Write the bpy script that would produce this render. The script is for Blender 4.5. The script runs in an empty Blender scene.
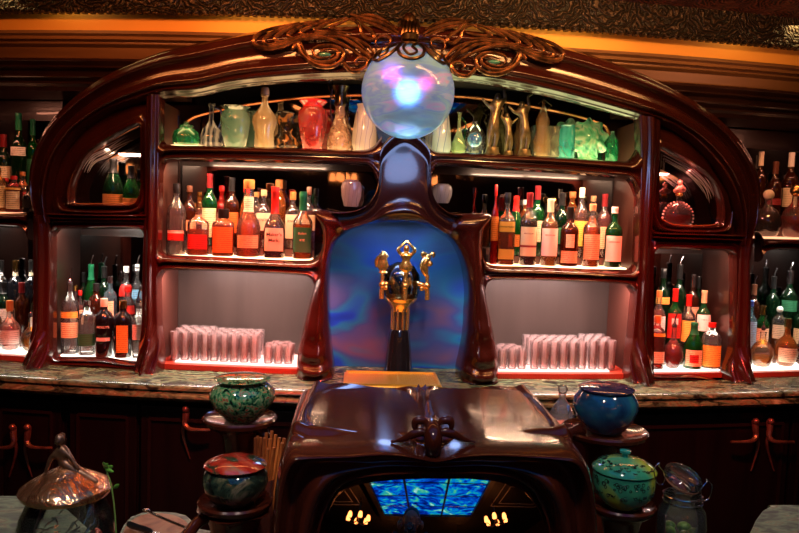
import bpy, bmesh, math, random
from mathutils import Vector, Matrix
random.seed(7)
S = bpy.context.scene
COL = S.collection
R = math.radians
# ------------------------------------------------------------------ camera
F = 750.0
CAM = Vector((-0.18, -3.0, 1.70)); YAW = R(3.1); PITCH = R(4.3); ROLL = R(1.9)
fw = Vector((math.sin(YAW)*math.cos(PITCH), math.cos(YAW)*math.cos(PITCH), -math.sin(PITCH)))
r0 = fw.cross(Vector((0, 0, 1))).normalized(); u0 = r0.cross(fw)
rt = r0*math.cos(ROLL) + u0*math.sin(ROLL); up = -r0*math.sin(ROLL) + u0*math.cos(ROLL)
cd = bpy.data.cameras.new('camera'); cam = bpy.data.objects.new('camera', cd); COL.objects.link(cam)
cam.matrix_world = Matrix(((rt.x, up.x, -fw.x, CAM.x), (rt.y, up.y, -fw.y, CAM.y), (rt.z, up.z, -fw.z, CAM.z), (0, 0, 0, 1)))
cd.sensor_width = 36; cd.lens = 36*F/799; cd.clip_start = 0.02
S.camera = cam
# ------------------------------------------------------------------ world, exposure
S.view_settings.view_transform = 'Standard'; S.view_settings.look = 'None'
S.view_settings.exposure = 0.3; S.view_settings.gamma = 1; S.view_settings.use_curve_mapping = False
S.cycles.transparent_max_bounces = 32; S.cycles.max_bounces = 10
S.cycles.sample_clamp_indirect = 4.0
W = bpy.data.worlds.new('world'); S.world = W; W.use_nodes = True
W.node_tree.nodes['Background'].inputs[0].default_value = (0.5, 0.35, 0.3, 1)
W.node_tree.nodes['Background'].inputs[1].default_value = 0.02
# ------------------------------------------------------------------ lights
def aim(o, to): o.rotation_euler = (Vector(to)-o.location).to_track_quat('-Z', 'Y').to_euler()
def area(name, loc, to, sx, sy, col, e, spread=None):
    l = bpy.data.lights.new(name, 'AREA'); l.shape = 'RECTANGLE'; l.size = sx; l.size_y = sy; l.color = col; l.energy = e
    if spread: l.spread = R(spread)
    o = bpy.data.objects.new(name, l); COL.objects.link(o); o.location = loc; aim(o, to); return o
def spot(name, loc, to, col, e, ang=40, soft=.06, blend=.6):
    l = bpy.data.lights.new(name, 'SPOT'); l.color = col; l.energy = e; l.spot_size = R(ang); l.shadow_soft_size = soft; l.spot_blend = blend
    o = bpy.data.objects.new(name, l); COL.objects.link(o); o.location = loc; aim(o, to); return o
RED = (1, .06, .03); WARM = (1, .55, .25)
spot('ceiling_and_fill_spot', (-.45, -1.15, 2.52), (-.86, 0, 1.2), RED, 260, 42)
spot('ceiling_and_fill_spot', (.62, -1.15, 2.52), (.98, 0, 1.25), RED, 260, 42)
spot('ceiling_and_fill_spot', (-.1, -1.0, 2.52), (-.33, 0, 1.22), RED, 250, 24)
spot('ceiling_and_fill_spot', (.15, -1.0, 2.52), (.36, 0, 1.22), (1, .2, .12), 70, 24)
spot('ceiling_and_fill_spot', (-1.35, -.9, 2.52), (-1.48, 0, 1.3), (1, .14, .07), 60, 26)
spot('ceiling_and_fill_spot', (1.55, -.9, 2.52), (1.48, 0, 1.3), (1, .10, .05), 60, 26)
spot('ceiling_and_fill_spot', (.1, -1.3, 2.52), (.0, -.1, 1.2), (1, .78, .5), 60, 30)  # added spot to brighten the tap and drip tray, no fixture stands here
spot('ceiling_and_fill_spot', (-.5, -1.3, 2.52), (-.35, 0, 2.25), (1, .40, .14), 60, 50)
spot('ceiling_and_fill_spot', (.6, -1.3, 2.52), (.4, 0, 2.25), (1, .50, .18), 60, 50)
spot('ceiling_and_fill_spot', (-.1, -2.3, 2.52), (0, -1.15, 1.1), (1, .75, .6), 24, 70)  # added fill spots for the hood and pots, this and the next two
spot('ceiling_and_fill_spot', (-.9, -2.0, 2.52), (-.7, -1.3, 1.0), (1, .8, .65), 26, 50)
spot('ceiling_and_fill_spot', (.9, -2.0, 2.52), (.52, -1.3, 1.05), (1, .85, .7), 18, 30)
for x0, x1, c in ((-1.5, -.1, (1, .30, .08)), (.1, 1.5, (1, .42, .13))):
    area('arch_highlight_fill', ((x0+x1)/2, -.62, 2.53), ((x0+x1)/2, -.1, 2.0), x1-x0, .03, c, 10)  # added area lights drawing highlight lines along the arch beads, no lamp body
for x in (-1.3, -.45, .45, 1.3):
    area('cove_fill', (x, curve(x)-.02 if False else .0625*x*x-.005, 2.52), (x, .0625*x*x+.05, 2.40), .8, .015, (1, .6, .2), .9)  # unseen area lights added to brighten the ochre cove
spot('ceiling_corner_fill', (2.3, -1.4, 1.7), (1.5, -.4, 2.55), (1, .36, .18), 38, 44)  # added off-frame spot that reddens the right corner of the ceiling
area('niche_fill', (0, .06, 1.60), (0, .19, 1.2), .3, .03, (.3, .5, 1), .9)  # blue area light added to brighten the niche panel

# ------------------------------------------------------------------ projection helpers (a pixel of the photograph -> a place in the room)
def ray(px, py): return (fw + rt*((px-399.5)/F) - up*((py-266.5)/F)).normalized()
KC = 0.0625
def curve(x): return KC*x*x
def U(px, py, yo=0.0):
    d = ray(px, py); t = 3.0
    for _ in range(14):
        p = CAM + d*t
        t += (curve(p.x)+yo-p.y)/d.y
    return CAM + d*t
def UY(px, py, y): d = ray(px, py); return CAM + d*((y-CAM.y)/d.y)
def UZ(px, py, z): d = ray(px, py); return CAM + d*((z-CAM.z)/d.z)
def wx(px, py): return U(px, py).x
def depth(p): return (Vector(p)-CAM).dot(fw)
def on_shelf(px, yo, z):
    x = 0.
    for _ in range(12):
        p = Vector((x, curve(x)+yo, z)); q = p-CAM
        sx = 399.5 + F*q.dot(rt)/q.dot(fw)
        x += (px-sx)*q.dot(fw)/F
    return Vector((x, curve(x)+yo, z))
def proj(p):
    q = Vector(p)-CAM; return (399.5+F*q.dot(rt)/q.dot(fw), 266.5-F*q.dot(up)/q.dot(fw))

# ------------------------------------------------------------------ materials
MATS = {}
def nt(name):
    m = bpy.data.materials.new(name); m.use_nodes = True; n = m.node_tree; n.nodes.clear()
    out = n.nodes.new('ShaderNodeOutputMaterial'); return m, n, out
def N(n, t, **kw):
    x = n.nodes.new(t)
    for k, v in kw.items():
        if k.startswith('i_'): x.inputs[k[2:].replace('_', ' ')].default_value = v
        else: setattr(x, k, v)
    return x
def c4(c): return (c[0], c[1], c[2], 1)
def coord(n, scale=(1, 1, 1), rot=(0, 0, 0), obj=True):
    tc = N(n, 'ShaderNodeTexCoord'); mp = N(n, 'ShaderNodeMapping')
    mp.inputs['Scale'].default_value = scale; mp.inputs['Rotation'].default_value = rot
    n.links.new(tc.outputs['Object' if obj else 'Generated'], mp.inputs[0]); return mp
def ramp(n, src, stops, interp='LINEAR'):
    r = N(n, 'ShaderNodeValToRGB'); r.color_ramp.interpolation = interp
    e = r.color_ramp.elements
    while len(e) < len(stops): e.new(.5)
    for i, (p, c) in enumerate(stops): e[i].position = p; e[i].color = c4(c)
    n.links.new(src, r.inputs[0]); return r
def plain(name, col, rough=.5, metal=0., coat=0., spec=.5, emit=None, es=0):
    if name in MATS: return MATS[name]
    m, n, out = nt(name); b = N(n, 'ShaderNodeBsdfPrincipled')
    b.inputs['Base Color'].default_value = c4(col); b.inputs['Roughness'].default_value = rough
    b.inputs['Metallic'].default_value = metal; b.inputs['Coat Weight'].default_value = coat
    b.inputs['Specular IOR Level'].default_value = spec
    if emit: b.inputs['Emission Color'].default_value = c4(emit); b.inputs['Emission Strength'].default_value = es
    n.links.new(b.outputs[0], out.inputs[0]); MATS[name] = m; return m
def noisy(name, stops, scale, rough=.3, metal=0, coat=0, stretch=(1, 1, 1), bump=0, detail=4, dist=0, kind='noise', interp='LINEAR', emis=0, spec=.5):
    if name in MATS: return MATS[name]
    m, n, out = nt(name); mp = coord(n, stretch)
    if kind == 'noise': t = N(n, 'ShaderNodeTexNoise'); t.inputs['Scale'].default_value = scale; t.inputs['Detail'].default_value = detail; t.inputs['Distortion'].default_value = dist; o = t.outputs[0]
    elif kind == 'voronoi': t = N(n, 'ShaderNodeTexVoronoi'); t.inputs['Scale'].default_value = scale; o = t.outputs[0]
    elif kind == 'cells': t = N(n, 'ShaderNodeTexVoronoi', feature='DISTANCE_TO_EDGE'); t.inputs['Scale'].default_value = scale; o = t.outputs[0]
    elif kind == 'wave': t = N(n, 'ShaderNodeTexWave'); t.inputs['Scale'].default_value = scale; t.inputs['Distortion'].default_value = dist; t.inputs['Detail'].default_value = detail; o = t.outputs[0]
    n.links.new(mp.outputs[0], t.inputs[0])
    r = ramp(n, o, stops, interp); b = N(n, 'ShaderNodeBsdfPrincipled')
    b.inputs['Roughness'].default_value = rough; b.inputs['Metallic'].default_value = metal; b.inputs['Coat Weight'].default_value = coat
    b.inputs['Specular IOR Level'].default_value = spec
    n.links.new(r.outputs[0], b.inputs['Base Color'])
    if emis: n.links.new(r.outputs[0], b.inputs['Emission Color']); b.inputs['Emission Strength'].default_value = emis
    if bump:
        bp = N(n, 'ShaderNodeBump'); bp.inputs['Strength'].default_value = bump; bp.inputs['Distance'].default_value = .01
        n.links.new(o, bp.inputs['Height']); n.links.new(bp.outputs[0], b.inputs['Normal'])
    n.links.new(b.outputs[0], out.inputs[0]); MATS[name] = m; return m
def glass(name, tint, body=0.0, rough=.03, bodycol=None, refl=1.0, ior=1.5):
    """thin bar glass: tinted see-through, mirror-like sheen at grazing angles, a little body colour"""
    if name in MATS: return MATS[name]
    m, n, out = nt(name)
    tr = N(n, 'ShaderNodeBsdfTransparent'); tr.inputs[0].default_value = c4(tint)
    gl = N(n, 'ShaderNodeBsdfGlossy'); gl.inputs['Roughness'].default_value = rough; gl.inputs[0].default_value = (refl, refl, refl, 1)
    fr = N(n, 'ShaderNodeFresnel'); fr.inputs[0].default_value = ior
    base = tr
    if body > 0:
        bc = bodycol or tint
        tl = N(n, 'ShaderNodeBsdfTranslucent'); tl.inputs[0].default_value = c4(bc)
        df = N(n, 'ShaderNodeBsdfDiffuse'); df.inputs[0].default_value = c4(bc)
        a = N(n, 'ShaderNodeMixShader'); a.inputs[0].default_value = .5; n.links.new(tl.outputs[0], a.inputs[1]); n.links.new(df.outputs[0], a.inputs[2])
        mx = N(n, 'ShaderNodeMixShader'); mx.inputs[0].default_value = body; n.links.new(tr.outputs[0], mx.inputs[1]); n.links.new(a.outputs[0], mx.inputs[2]); base = mx
    m2 = N(n, 'ShaderNodeMixShader'); n.links.new(fr.outputs[0], m2.inputs[0]); n.links.new(base.outputs[0], m2.inputs[1]); n.links.new(gl.outputs[0], m2.inputs[2])
    n.links.new(m2.outputs[0], out.inputs[0]); MATS[name] = m; return m
def artglass(name, stops, scale, body=.6, dist=1.5, stretch=(1, 1, 1), kind='noise', rough=.08, tint=(.9, .9, .9)):
    """art glass: coloured veins in half see-through glass"""
    if name in MATS: return MATS[name]
    m, n, out = nt(name); mp = coord(n, stretch)
    if kind == 'noise': t = N(n, 'ShaderNodeTexNoise'); t.inputs['Scale'].default_value = scale; t.inputs['Detail'].default_value = 3; t.inputs['Distortion'].default_value = dist
    else: t = N(n, 'ShaderNodeTexWave'); t.inputs['Scale'].default_value = scale; t.inputs['Distortion'].default_value = dist; t.inputs['Detail'].default_value = 2
    n.links.new(mp.outputs[0], t.inputs[0]); r = ramp(n, t.outputs[0] if kind == 'noise' else t.outputs[1], stops)
    tr = N(n, 'ShaderNodeBsdfTransparent'); tr.inputs[0].default_value = c4(tint)
    tl = N(n, 'ShaderNodeBsdfTranslucent'); df = N(n, 'ShaderNodeBsdfDiffuse'); gl = N(n, 'ShaderNodeBsdfGlossy'); gl.inputs['Roughness'].default_value = rough
    n.links.new(r.outputs[0], tl.inputs[0]); n.links.new(r.outputs[0], df.inputs[0])
    a = N(n, 'ShaderNodeMixShader'); a.inputs[0].default_value = .35; n.links.new(tl.outputs[0], a.inputs[1]); n.links.new(df.outputs[0], a.inputs[2])
    b = N(n, 'ShaderNodeMixShader'); b.inputs[0].default_value = body*.85; n.links.new(tr.outputs[0], b.inputs[1]); n.links.new(a.outputs[0], b.inputs[2])
    fr = N(n, 'ShaderNodeFresnel'); fr.inputs[0].default_value = 1.5
    c = N(n, 'ShaderNodeMixShader'); n.links.new(fr.outputs[0], c.inputs[0]); n.links.new(b.outputs[0], c.inputs[1]); n.links.new(gl.outputs[0], c.inputs[2])
    n.links.new(c.outputs[0], out.inputs[0]); MATS[name] = m; return m
def emit(name, col, s):
    if name in MATS: return MATS[name]
    m, n, out = nt(name); e = N(n, 'ShaderNodeEmission'); e.inputs[0].default_value = c4(col); e.inputs[1].default_value = s
    n.links.new(e.outputs[0], out.inputs[0]); MATS[name] = m; return m

WOOD = noisy('mahogany', [(0.3, (.016, .003, .002)), (0.7, (.036, .0065, .004))], 6, rough=.19, coat=.35, stretch=(1, 1, .25), detail=6, dist=.6)
DARKW = noisy('dark_mahogany', [(0.3, (.012, .005, .004)), (0.7, (.028, .010, .007))], 6, rough=.28, coat=.35, stretch=(1, 1, .25), detail=6, dist=.6)
BLACKW = noisy('black_oak', [(.3, (.002, .0015, .0015)), (0.7, (.005, .003, .003))], 8, spec=.25, rough=.45, stretch=(4, 4, .4), detail=6)
BROWNW = noisy('brown_cornice_wood', [(0.35, (.10, .045, .018)), (0.65, (.17, .085, .035))], 5, rough=.4, stretch=(.2, 1, 3), detail=8)
HOODW = noisy('polished_hood_wood', [(0.3, (.045, .008, .004)), (0.7, (.10, .020, .009))], 4, rough=.15, coat=.12, spec=.38, stretch=(1, 1, 1), detail=3, dist=1)
YEL = plain('ochre_paint', (.62, .30, .045), .7)
PANEL = noisy('brown_satin_panel', [(0.2, (.026, .020, .017)), (0.8, (.042, .032, .028))], 5, rough=.36, stretch=(3, 1, .3))
SIDEP = plain('compartment_lining', (.045, .014, .009), .4)
MIRROR = plain('smoked_mirror', (.24, .235, .235), .03, 1)
BRASS = plain('brass', (.85, .48, .16), .16, 1)
GOLD = plain('gold', (1.0, .58, .17), .2, .85)
BRONZE = noisy('dark_bronze', [(0.3, (.05, .035, .02)), (0.7, (.16, .10, .05))], 30, rough=.3, metal=1)
COPPER = noisy('copper', [(0.3, (.45, .20, .10)), (0.7, (.85, .50, .32))], 12, rough=.2, metal=1, dist=2)
BLACKM = plain('black_metal', (.012, .012, .014), .3, 0, .3)
STEEL = plain('steel', (.6, .6, .62), .18, 1)
def granite(name, rough=.26, spec=.5):
    m, n, out = nt(name); mp = coord(n, (.45, 1, 1))
    a = N(n, 'ShaderNodeTexNoise'); a.inputs['Scale'].default_value = 26; a.inputs['Detail'].default_value = 8; a.inputs['Distortion'].default_value = 1.2
    v = N(n, 'ShaderNodeTexVoronoi'); v.inputs['Scale'].default_value = 90
    n.links.new(mp.outputs[0], a.inputs[0]); n.links.new(mp.outputs[0], v.inputs[0])
    r = ramp(n, a.outputs[0], [(.36, (.006, .011, .007)), (.45, (.03, .06, .033)), (.54, (.08, .14, .075)), (.62, (.08, .065, .03)), (.72, (.22, .30, .19))])
    r2 = ramp(n, v.outputs[0], [(.1, (.35, .35, .35)), (.5, (1, 1, 1))])
    mx = N(n, 'ShaderNodeMix', data_type='RGBA', blend_type='MULTIPLY'); mx.inputs[0].default_value = .8
    n.links.new(r.outputs[0], mx.inputs[6]); n.links.new(r2.outputs[0], mx.inputs[7])
    b = N(n, 'ShaderNodeBsdfPrincipled'); b.inputs['Roughness'].default_value = rough; b.inputs['Specular IOR Level'].default_value = spec
    n.links.new(mx.outputs[2], b.inputs['Base Color']); n.links.new(b.outputs[0], out.inputs[0]); return m
GRAN = granite('green_granite')
def embossed(name, dark, lite, sc):
    m, n, out = nt(name); mp = coord(n)
    v = N(n, 'ShaderNodeTexWave', wave_type='RINGS', rings_direction='SPHERICAL'); v.inputs['Scale'].default_value = sc; v.inputs['Distortion'].default_value = 9; v.inputs['Detail'].default_value = 2.5; v.inputs['Detail Scale'].default_value = 1.6
    # repeat the whirl in square tiles
    fr = N(n, 'ShaderNodeVectorMath', operation='FRACTION'); ml = N(n, 'ShaderNodeVectorMath', operation='MULTIPLY'); ml.inputs[1].default_value = (4.5, 4.5, 4.5)
    sb = N(n, 'ShaderNodeVectorMath', operation='SUBTRACT'); sb.inputs[1].default_value = (.5, .5, .5)
    n.links.new(mp.outputs[0], ml.inputs[0]); n.links.new(ml.outputs[0], fr.inputs[0]); n.links.new(fr.outputs[0], sb.inputs[0]); n.links.new(sb.outputs[0], v.inputs[0])
    r = ramp(n, v.outputs[1], [(.45, dark), (.75, lite)])
    bp = N(n, 'ShaderNodeBump'); bp.inputs['Strength'].default_value = .9; bp.inputs['Distance'].default_value = .01; n.links.new(v.outputs[1], bp.inputs['Height'])
    b = N(n, 'ShaderNodeBsdfPrincipled'); b.inputs['Roughness'].default_value = .42; b.inputs['Metallic'].default_value = .5
    n.links.new(r.outputs[0], b.inputs['Base Color']); n.links.new(bp.outputs[0], b.inputs['Normal']); n.links.new(b.outputs[0], out.inputs[0]); return m
TIN = embossed('embossed_copper_ceiling', (.006, .005, .004), (.34, .09, .04), 4.5)
TIN2 = embossed('embossed_bronze_band', (.006, .006, .004), (.045, .028, .016), 5.0)

# ------------------------------------------------------------------ mesh helpers
class MB:
    def __init__(s): s.v = []; s.f = []
    def add(s, vs, fs):
        o = len(s.v); s.v += [tuple(v) for v in vs]; s.f += [tuple(i+o for i in f) for f in fs]; return s
    def box(s, x0, x1, y0, y1, z0, z1):
        return s.add([(x0, y0, z0), (x1, y0, z0), (x1, y1, z0), (x0, y1, z0), (x0, y0, z1), (x1, y0, z1), (x1, y1, z1), (x0, y1, z1)],
                     [(0, 3, 2, 1), (4, 5, 6, 7), (0, 1, 5, 4), (1, 2, 6, 5), (2, 3, 7, 6), (3, 0, 4, 7)])
    def grid(s, rows, closeu=False, caps=False):
        """rows: list of equally long lists of points"""
        a = len(rows); b = len(rows[0]); vs = [p for r_ in rows for p in r_]; fs = []
        for i in range(a-1):
            for j in range(b if closeu else b-1):
                k = (j+1) % b; fs.append((i*b+j, i*b+k, (i+1)*b+k, (i+1)*b+j))
        if caps: fs.append(tuple(range(b-1, -1, -1))); fs.append(tuple((a-1)*b+j for j in range(b)))
        return s.add(vs, fs)
    def lathe(s, prof, seg=20, c=(0, 0, 0), sx=1, sy=1, wob=None):
        rows = []
        for i, (r_, z) in enumerate(prof):
            row = []
            for k in range(seg):
                a = 2*math.pi*k/seg; rr = r_*(1 if wob is None else wob(a, i/(len(prof)-1)))
                row.append((c[0]+rr*sx*math.cos(a), c[1]+rr*sy*math.sin(a), c[2]+z))
            rows.append(row)
        return s.grid(rows, True, True)
    def tube(s, pts, rad, seg=8, flat=1.0):
        pts = [Vector(p) for p in pts]; n = len(pts); rows = []
        if not isinstance(rad, (list, tuple)): rad = [rad]*n
        up_ = None
        for i in range(n):
            t = (pts[min(i+1, n-1)]-pts[max(i-1, 0)]).normalized()
            if up_ is None:
                up_ = t.cross(Vector((0, 1, 0)));
                if up_.length < .1: up_ = t.cross(Vector((1, 0, 0)))
                up_.normalize()
            up_ = (up_ - t*up_.dot(t)).normalized(); w = t.cross(up_)
            rows.append([pts[i] + (up_*math.cos(2*math.pi*k/seg) + w*math.sin(2*math.pi*k/seg)*flat)*rad[i] for k in range(seg)])
        return s.grid(rows, True, True)
    def ball(s, c, r_, seg=14, sx=1, sy=1, sz=1):
        m = 9
        return s.lathe([(max(r_*math.sin(math.pi*i/m), r_*.02), -r_*sz*math.cos(math.pi*i/m)) for i in range(m+1)], seg, c, sx, sy)
    def build(s, name, mat, parent=None, smooth=True, ang=40, bevel=0, loc=None):
        me = bpy.data.meshes.new(name); me.from_pydata(s.v, [], s.f)
        bm = bmesh.new(); bm.from_mesh(me); bmesh.ops.recalc_face_normals(bm, faces=bm.faces); bm.to_mesh(me); bm.free()
        if mat: me.materials.append(mat)
        o = bpy.data.objects.new(name, me); COL.objects.link(o)
        if smooth: me.shade_smooth(); me.set_sharp_from_angle(angle=R(ang))
        if bevel:
            b = o.modifiers.new('bevel', 'BEVEL'); b.width = bevel; b.segments = 3; b.limit_method = 'ANGLE'
        if parent: o.parent = parent; 
        if parent and loc is not None: o.location = loc
        return o
def spl(pts, n):
    """Catmull-Rom through pts, resampled to n points at even steps of index"""
    P = [Vector(p) for p in pts]; m = len(P); out = []
    for i in range(n):
        t = i*(m-1)/(n-1); k = min(int(t), m-2); u = t-k
        a, b, c, d = P[max(k-1, 0)], P[k], P[k+1], P[min(k+2, m-1)]
        out.append(.5*((2*b)+(c-a)*u+(2*a-5*b+4*c-d)*u*u+(3*b-a-3*c+d)*u**3))
    return out
def even(pts, n):
    """resample by arc length"""
    P = spl(pts, max(len(pts)*12, n*3)); L = [0]
    for i in range(1, len(P)): L.append(L[-1]+(P[i]-P[i-1]).length)
    out = []; j = 0
    for i in range(n):
        t = L[-1]*i/(n-1)
        while j < len(L)-2 and L[j+1] < t: j += 1
        u = (t-L[j])/max(L[j+1]-L[j], 1e-9); out.append(P[j].lerp(P[j+1], min(max(u, 0), 1)))
    return out
def interp(prof, t):
    for i in range(len(prof)-1):
        if t <= prof[i+1][0]:
            a, b = prof[i], prof[i+1]; u = (t-a[0])/max(b[0]-a[0], 1e-9); u = u*u*(3-2*u)*.6+u*.4
            return a[1]+(b[1]-a[1])*u
    return prof[-1][1]
def P2(l): return [Vector((a, b, 0)) for a, b in l]
def ribbon_world(A, B, prof, back, mbk=22, yo=0.0, closed=False):
    """a carved member between two world-space edges A and B; prof(s,t) is how far it stands out"""
    f = prof if callable(prof) else (lambda s, t: interp(prof, t))
    rows = []; n = len(A)
    for i in range(n):
        s = i/(n-1); row = []
        for j in range(mbk+1):
            t = j/mbk; p = A[i].lerp(B[i], t); row.append((p.x, p.y-f(s, t), p.z))
        row.append((B[i].x, B[i].y+back, B[i].z)); row.append((A[i].x, A[i].y+back, A[i].z))
        rows.append(row)
    if closed: rows.append(rows[0])
    mb = MB(); mb.grid(rows, True, not closed); return mb
def ribbon(A, B, prof, back=.06, n=40, mbk=18, yo=0.0, even_=True):
    g = even if even_ else spl
    A = [U(p.x, p.y, yo) for p in g(P2(A), n)]; B = [U(p.x, p.y, yo) for p in g(P2(B), n)]
    return ribbon_world(A, B, prof, back, mbk)
def raycast_poly(poly, c, ang):
    best = 1e9; dx, dy = math.cos(ang), math.sin(ang); n = len(poly)
    for i in range(n):
        (x1, y1), (x2, y2) = poly[i], poly[(i+1) % n]
        ex, ey = x2-x1, y2-y1; den = dx*ey-dy*ex
        if abs(den) < 1e-9: continue
        t = ((x1-c[0])*ey-(y1-c[1])*ex)/den; u = ((x1-c[0])*dy-(y1-c[1])*dx)/den
        if t > 0 and -1e-6 <= u <= 1+1e-6: best = min(best, t)
    return Vector((c[0]+dx*best, c[1]+dy*best, 0))
def ring(outer, hole, prof, back=.05, yo=0.0, n=96, c=None, mbk=12):
    if c is None: c = (sum(p[0] for p in hole)/len(hole), sum(p[1] for p in hole)/len(hole))
    hs = [(p.x, p.y) for p in even(P2(list(hole)+[hole[0]]), 120)]
    # make sure the outline's own corners are met
    angs = sorted(set([2*math.pi*i/n for i in range(n)] + [math.atan2(p[1]-c[1], p[0]-c[0]) % (2*math.pi) for p in outer]))
    A = [raycast_poly(outer, c, a) for a in angs]; B = [raycast_poly(hs, c, a) for a in angs]
    A = [U(p.x, p.y, yo) for p in A]; B = [U(p.x, p.y, yo) for p in B]
    return ribbon_world(A, B, prof, back, mbk, closed=True)
def cslab(x0, x1, y0, y1, z0, z1, n=24, mb=None):
    """a board that follows the gentle curve of the bar front"""
    mb = mb or MB(); rows = []
    for i in range(n+1):
        x = x0+(x1-x0)*i/n; c = curve(x); rows.append([(x, c+y0, z0), (x, c+y0, z1), (x, c+y1, z1), (x, c+y1, z0)])
    return mb.grid(rows, True, True)
def cmould(x0, x1, prof, n=30):
    """moulding of section prof [(yo,z)...] along the bar's curve"""
    rows = []
    for i in range(n+1):
        x = x0+(x1-x0)*i/n; c = curve(x); rows.append([(x, c+a, b) for a, b in prof])
    return MB().grid(rows, True, True)
def thing(name, label, cat, loc=(0, 0, 0), rz=0, group=None):
    o = bpy.data.objects.new(name, None); COL.objects.link(o); o.location = loc; o.rotation_euler = (0, 0, rz); o.empty_display_size = .05
    o['label'] = label; o['category'] = cat
    if group: o['group'] = group
    return o
def tag(o, label, cat, group=None):
    o['label'] = label; o['category'] = cat
    if group: o['group'] = group
    return o
def struct(o): o['kind'] = 'structure'; return o
def copy_tree(o, parent=None):
    c = o.copy(); COL.objects.link(c)
    if parent: c.parent = parent
    for ch in list(o.children): copy_tree(ch, c)
    return c
def text_mesh(name, body, size, mat, parent, place, maxw=None):
    cu = bpy.data.curves.new('t', 'FONT'); cu.body = body; cu.size = size; cu.align_x = 'CENTER'; cu.align_y = 'CENTER'; cu.resolution_u = 2; cu.offset = size*.012
    o = bpy.data.objects.new('t', cu); me = bpy.data.meshes.new_from_object(o); bpy.data.objects.remove(o)
    if not len(me.vertices): return None
    w = max(v.co.x for v in me.vertices)-min(v.co.x for v in me.vertices); k = 1 if not maxw or w < maxw else maxw/w
    for v in me.vertices: v.co = place(v.co.x*k, v.co.y)
    me.name = name; me.materials.append(mat); q = bpy.data.objects.new(name, me); COL.objects.link(q); q.parent = parent; return q
def skin(name, joints, edges, mat, parent=None, sub=2, flat=None):
    me = bpy.data.meshes.new(name); me.from_pydata([j[0] for j in joints], edges, []); o = bpy.data.objects.new(name, me); COL.objects.link(o)
    sk = o.modifiers.new('skin', 'SKIN'); sk.use_smooth_shade = True
    for i, j in enumerate(joints):
        d = me.skin_vertices[0].data[i]; r_ = j[1]; d.radius = r_ if isinstance(r_, tuple) else (r_, r_); d.use_root = (i == 0)
    ss = o.modifiers.new('sub', 'SUBSURF'); ss.levels = sub; ss.render_levels = sub
    me.materials.append(mat)
    if parent: o.parent = parent
    return o

# ================================================================== ROOM
ZC = 2.55; ZCT = 1.02; ZTOP = 1.934; ZMID = 1.486; ZW = 1.64
struct(MB().box(-3.3, 3.3, -7, 1.0, -.1, 0).build('floor', noisy('carpet_floor', [(.3, (.03, .01, .01)), (.7, (.07, .02, .02))], 8, rough=.8), smooth=False))
wm = noisy('dark_panelled_wall', [(.3, (.05, .022, .012)), (.7, (.09, .04, .022))], 4, rough=.5, stretch=(1, 1, .3))
struct(MB().box(-3.3, 3.3, .85, 1.0, 0, ZC).build('wall_back', wm, smooth=False))
struct(MB().box(-3.3, 3.3, -7.1, -7, 0, ZC).build('wall_front', wm, smooth=False))
struct(MB().box(-3.4, -3.3, -7, 1, 0, ZC).build('wall_left', wm, smooth=False))
struct(MB().box(3.3, 3.4, -7, 1, 0, ZC).build('wall_right', wm, smooth=False))
struct(MB().box(-3.3, 3.3, -1.15, 1.0, ZC, ZC+.1).build('ceiling', TIN, smooth=False))
coff = plain('dark_ceiling_paint', (.016, .014, .012), .6); cream = plain('cream_moulding_paint', (.55, .50, .40), .6)
SKX, SKY0, SKY1 = 1.05, -5.3, -1.25
for a in ((-3.3, 3.3, SKY1, -1.15), (-3.3, 3.3, -7, SKY0), (-3.3, -SKX+.1, SKY0, SKY1), (SKX+.1, 3.3, SKY0, SKY1)):
    struct(MB().box(*a, ZC, ZC+.1).build('ceiling', coff, smooth=False))
for sx in (-1, 1):                                       # cream picture mouldings on the coffers
    for y0, y1 in ((-3.5, -2.7), (-4.7, -3.75)):
        for ins in (0, .14):
            m = MB(); xa, xb = sorted((sx*1.35+sx*ins, sx*2.6-sx*ins)); ya, yb = y0+ins, y1-ins
            for b in ((xa, xb, ya, ya+.015), (xa, xb, yb-.015, yb), (xa, xa+.015, ya, yb), (xb-.015, xb, ya, yb)): m.box(*b, ZC-.012, ZC)
            struct(m.build('trim_1', cream, smooth=False))
# cornice behind the arch: ochre cove, brown wood, dark stacked mouldings
struct(cmould(-2.6, 2.6, [(-.06, 2.55), (-.06, 2.437), (-.05, 2.43), (-.03, 2.43), (-.02, 2.55)]).build('trim_2', TIN2))
m = MB()
for i in range(150):
    x = -2.4+i*.032; c = curve(x); m.box(x-.009, x+.009, c-.066, c-.03, 2.425, 2.435)
struct(m.build('trim_3', TIN2, smooth=False))
struct(cmould(-2.6, 2.6, [(.30, 2.55), (.02, 2.50), (.005, 2.44), (.0, 2.37), (.30, 2.37)]).build('trim_4', YEL))
struct(cmould(-2.6, 2.6, [(.30, 2.368), (-.015, 2.368), (-.02, 2.355), (-.005, 2.348), (-.01, 2.335), (.012, 2.33), (.012, 2.325), (.0, 2.318), (.02, 2.308), (.03, 2.262), (.30, 2.262)]).build('trim_5', BROWNW, ang=25))
for xa_, xb_ in ((-2.6, -.93), (.93, 2.6)):
    struct(cmould(xa_, xb_, [(.32, 2.262), (.0, 2.262), (-.01, 2.25), (.01, 2.235), (-.005, 2.225), (.02, 2.215), (.03, 2.20), (.01, 2.19), (.035, 2.175), (.02, 2.165), (.04, 2.155), (.05, 2.14), (.32, 2.14)]).build('trim_6', DARKW, ang=25))

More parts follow.
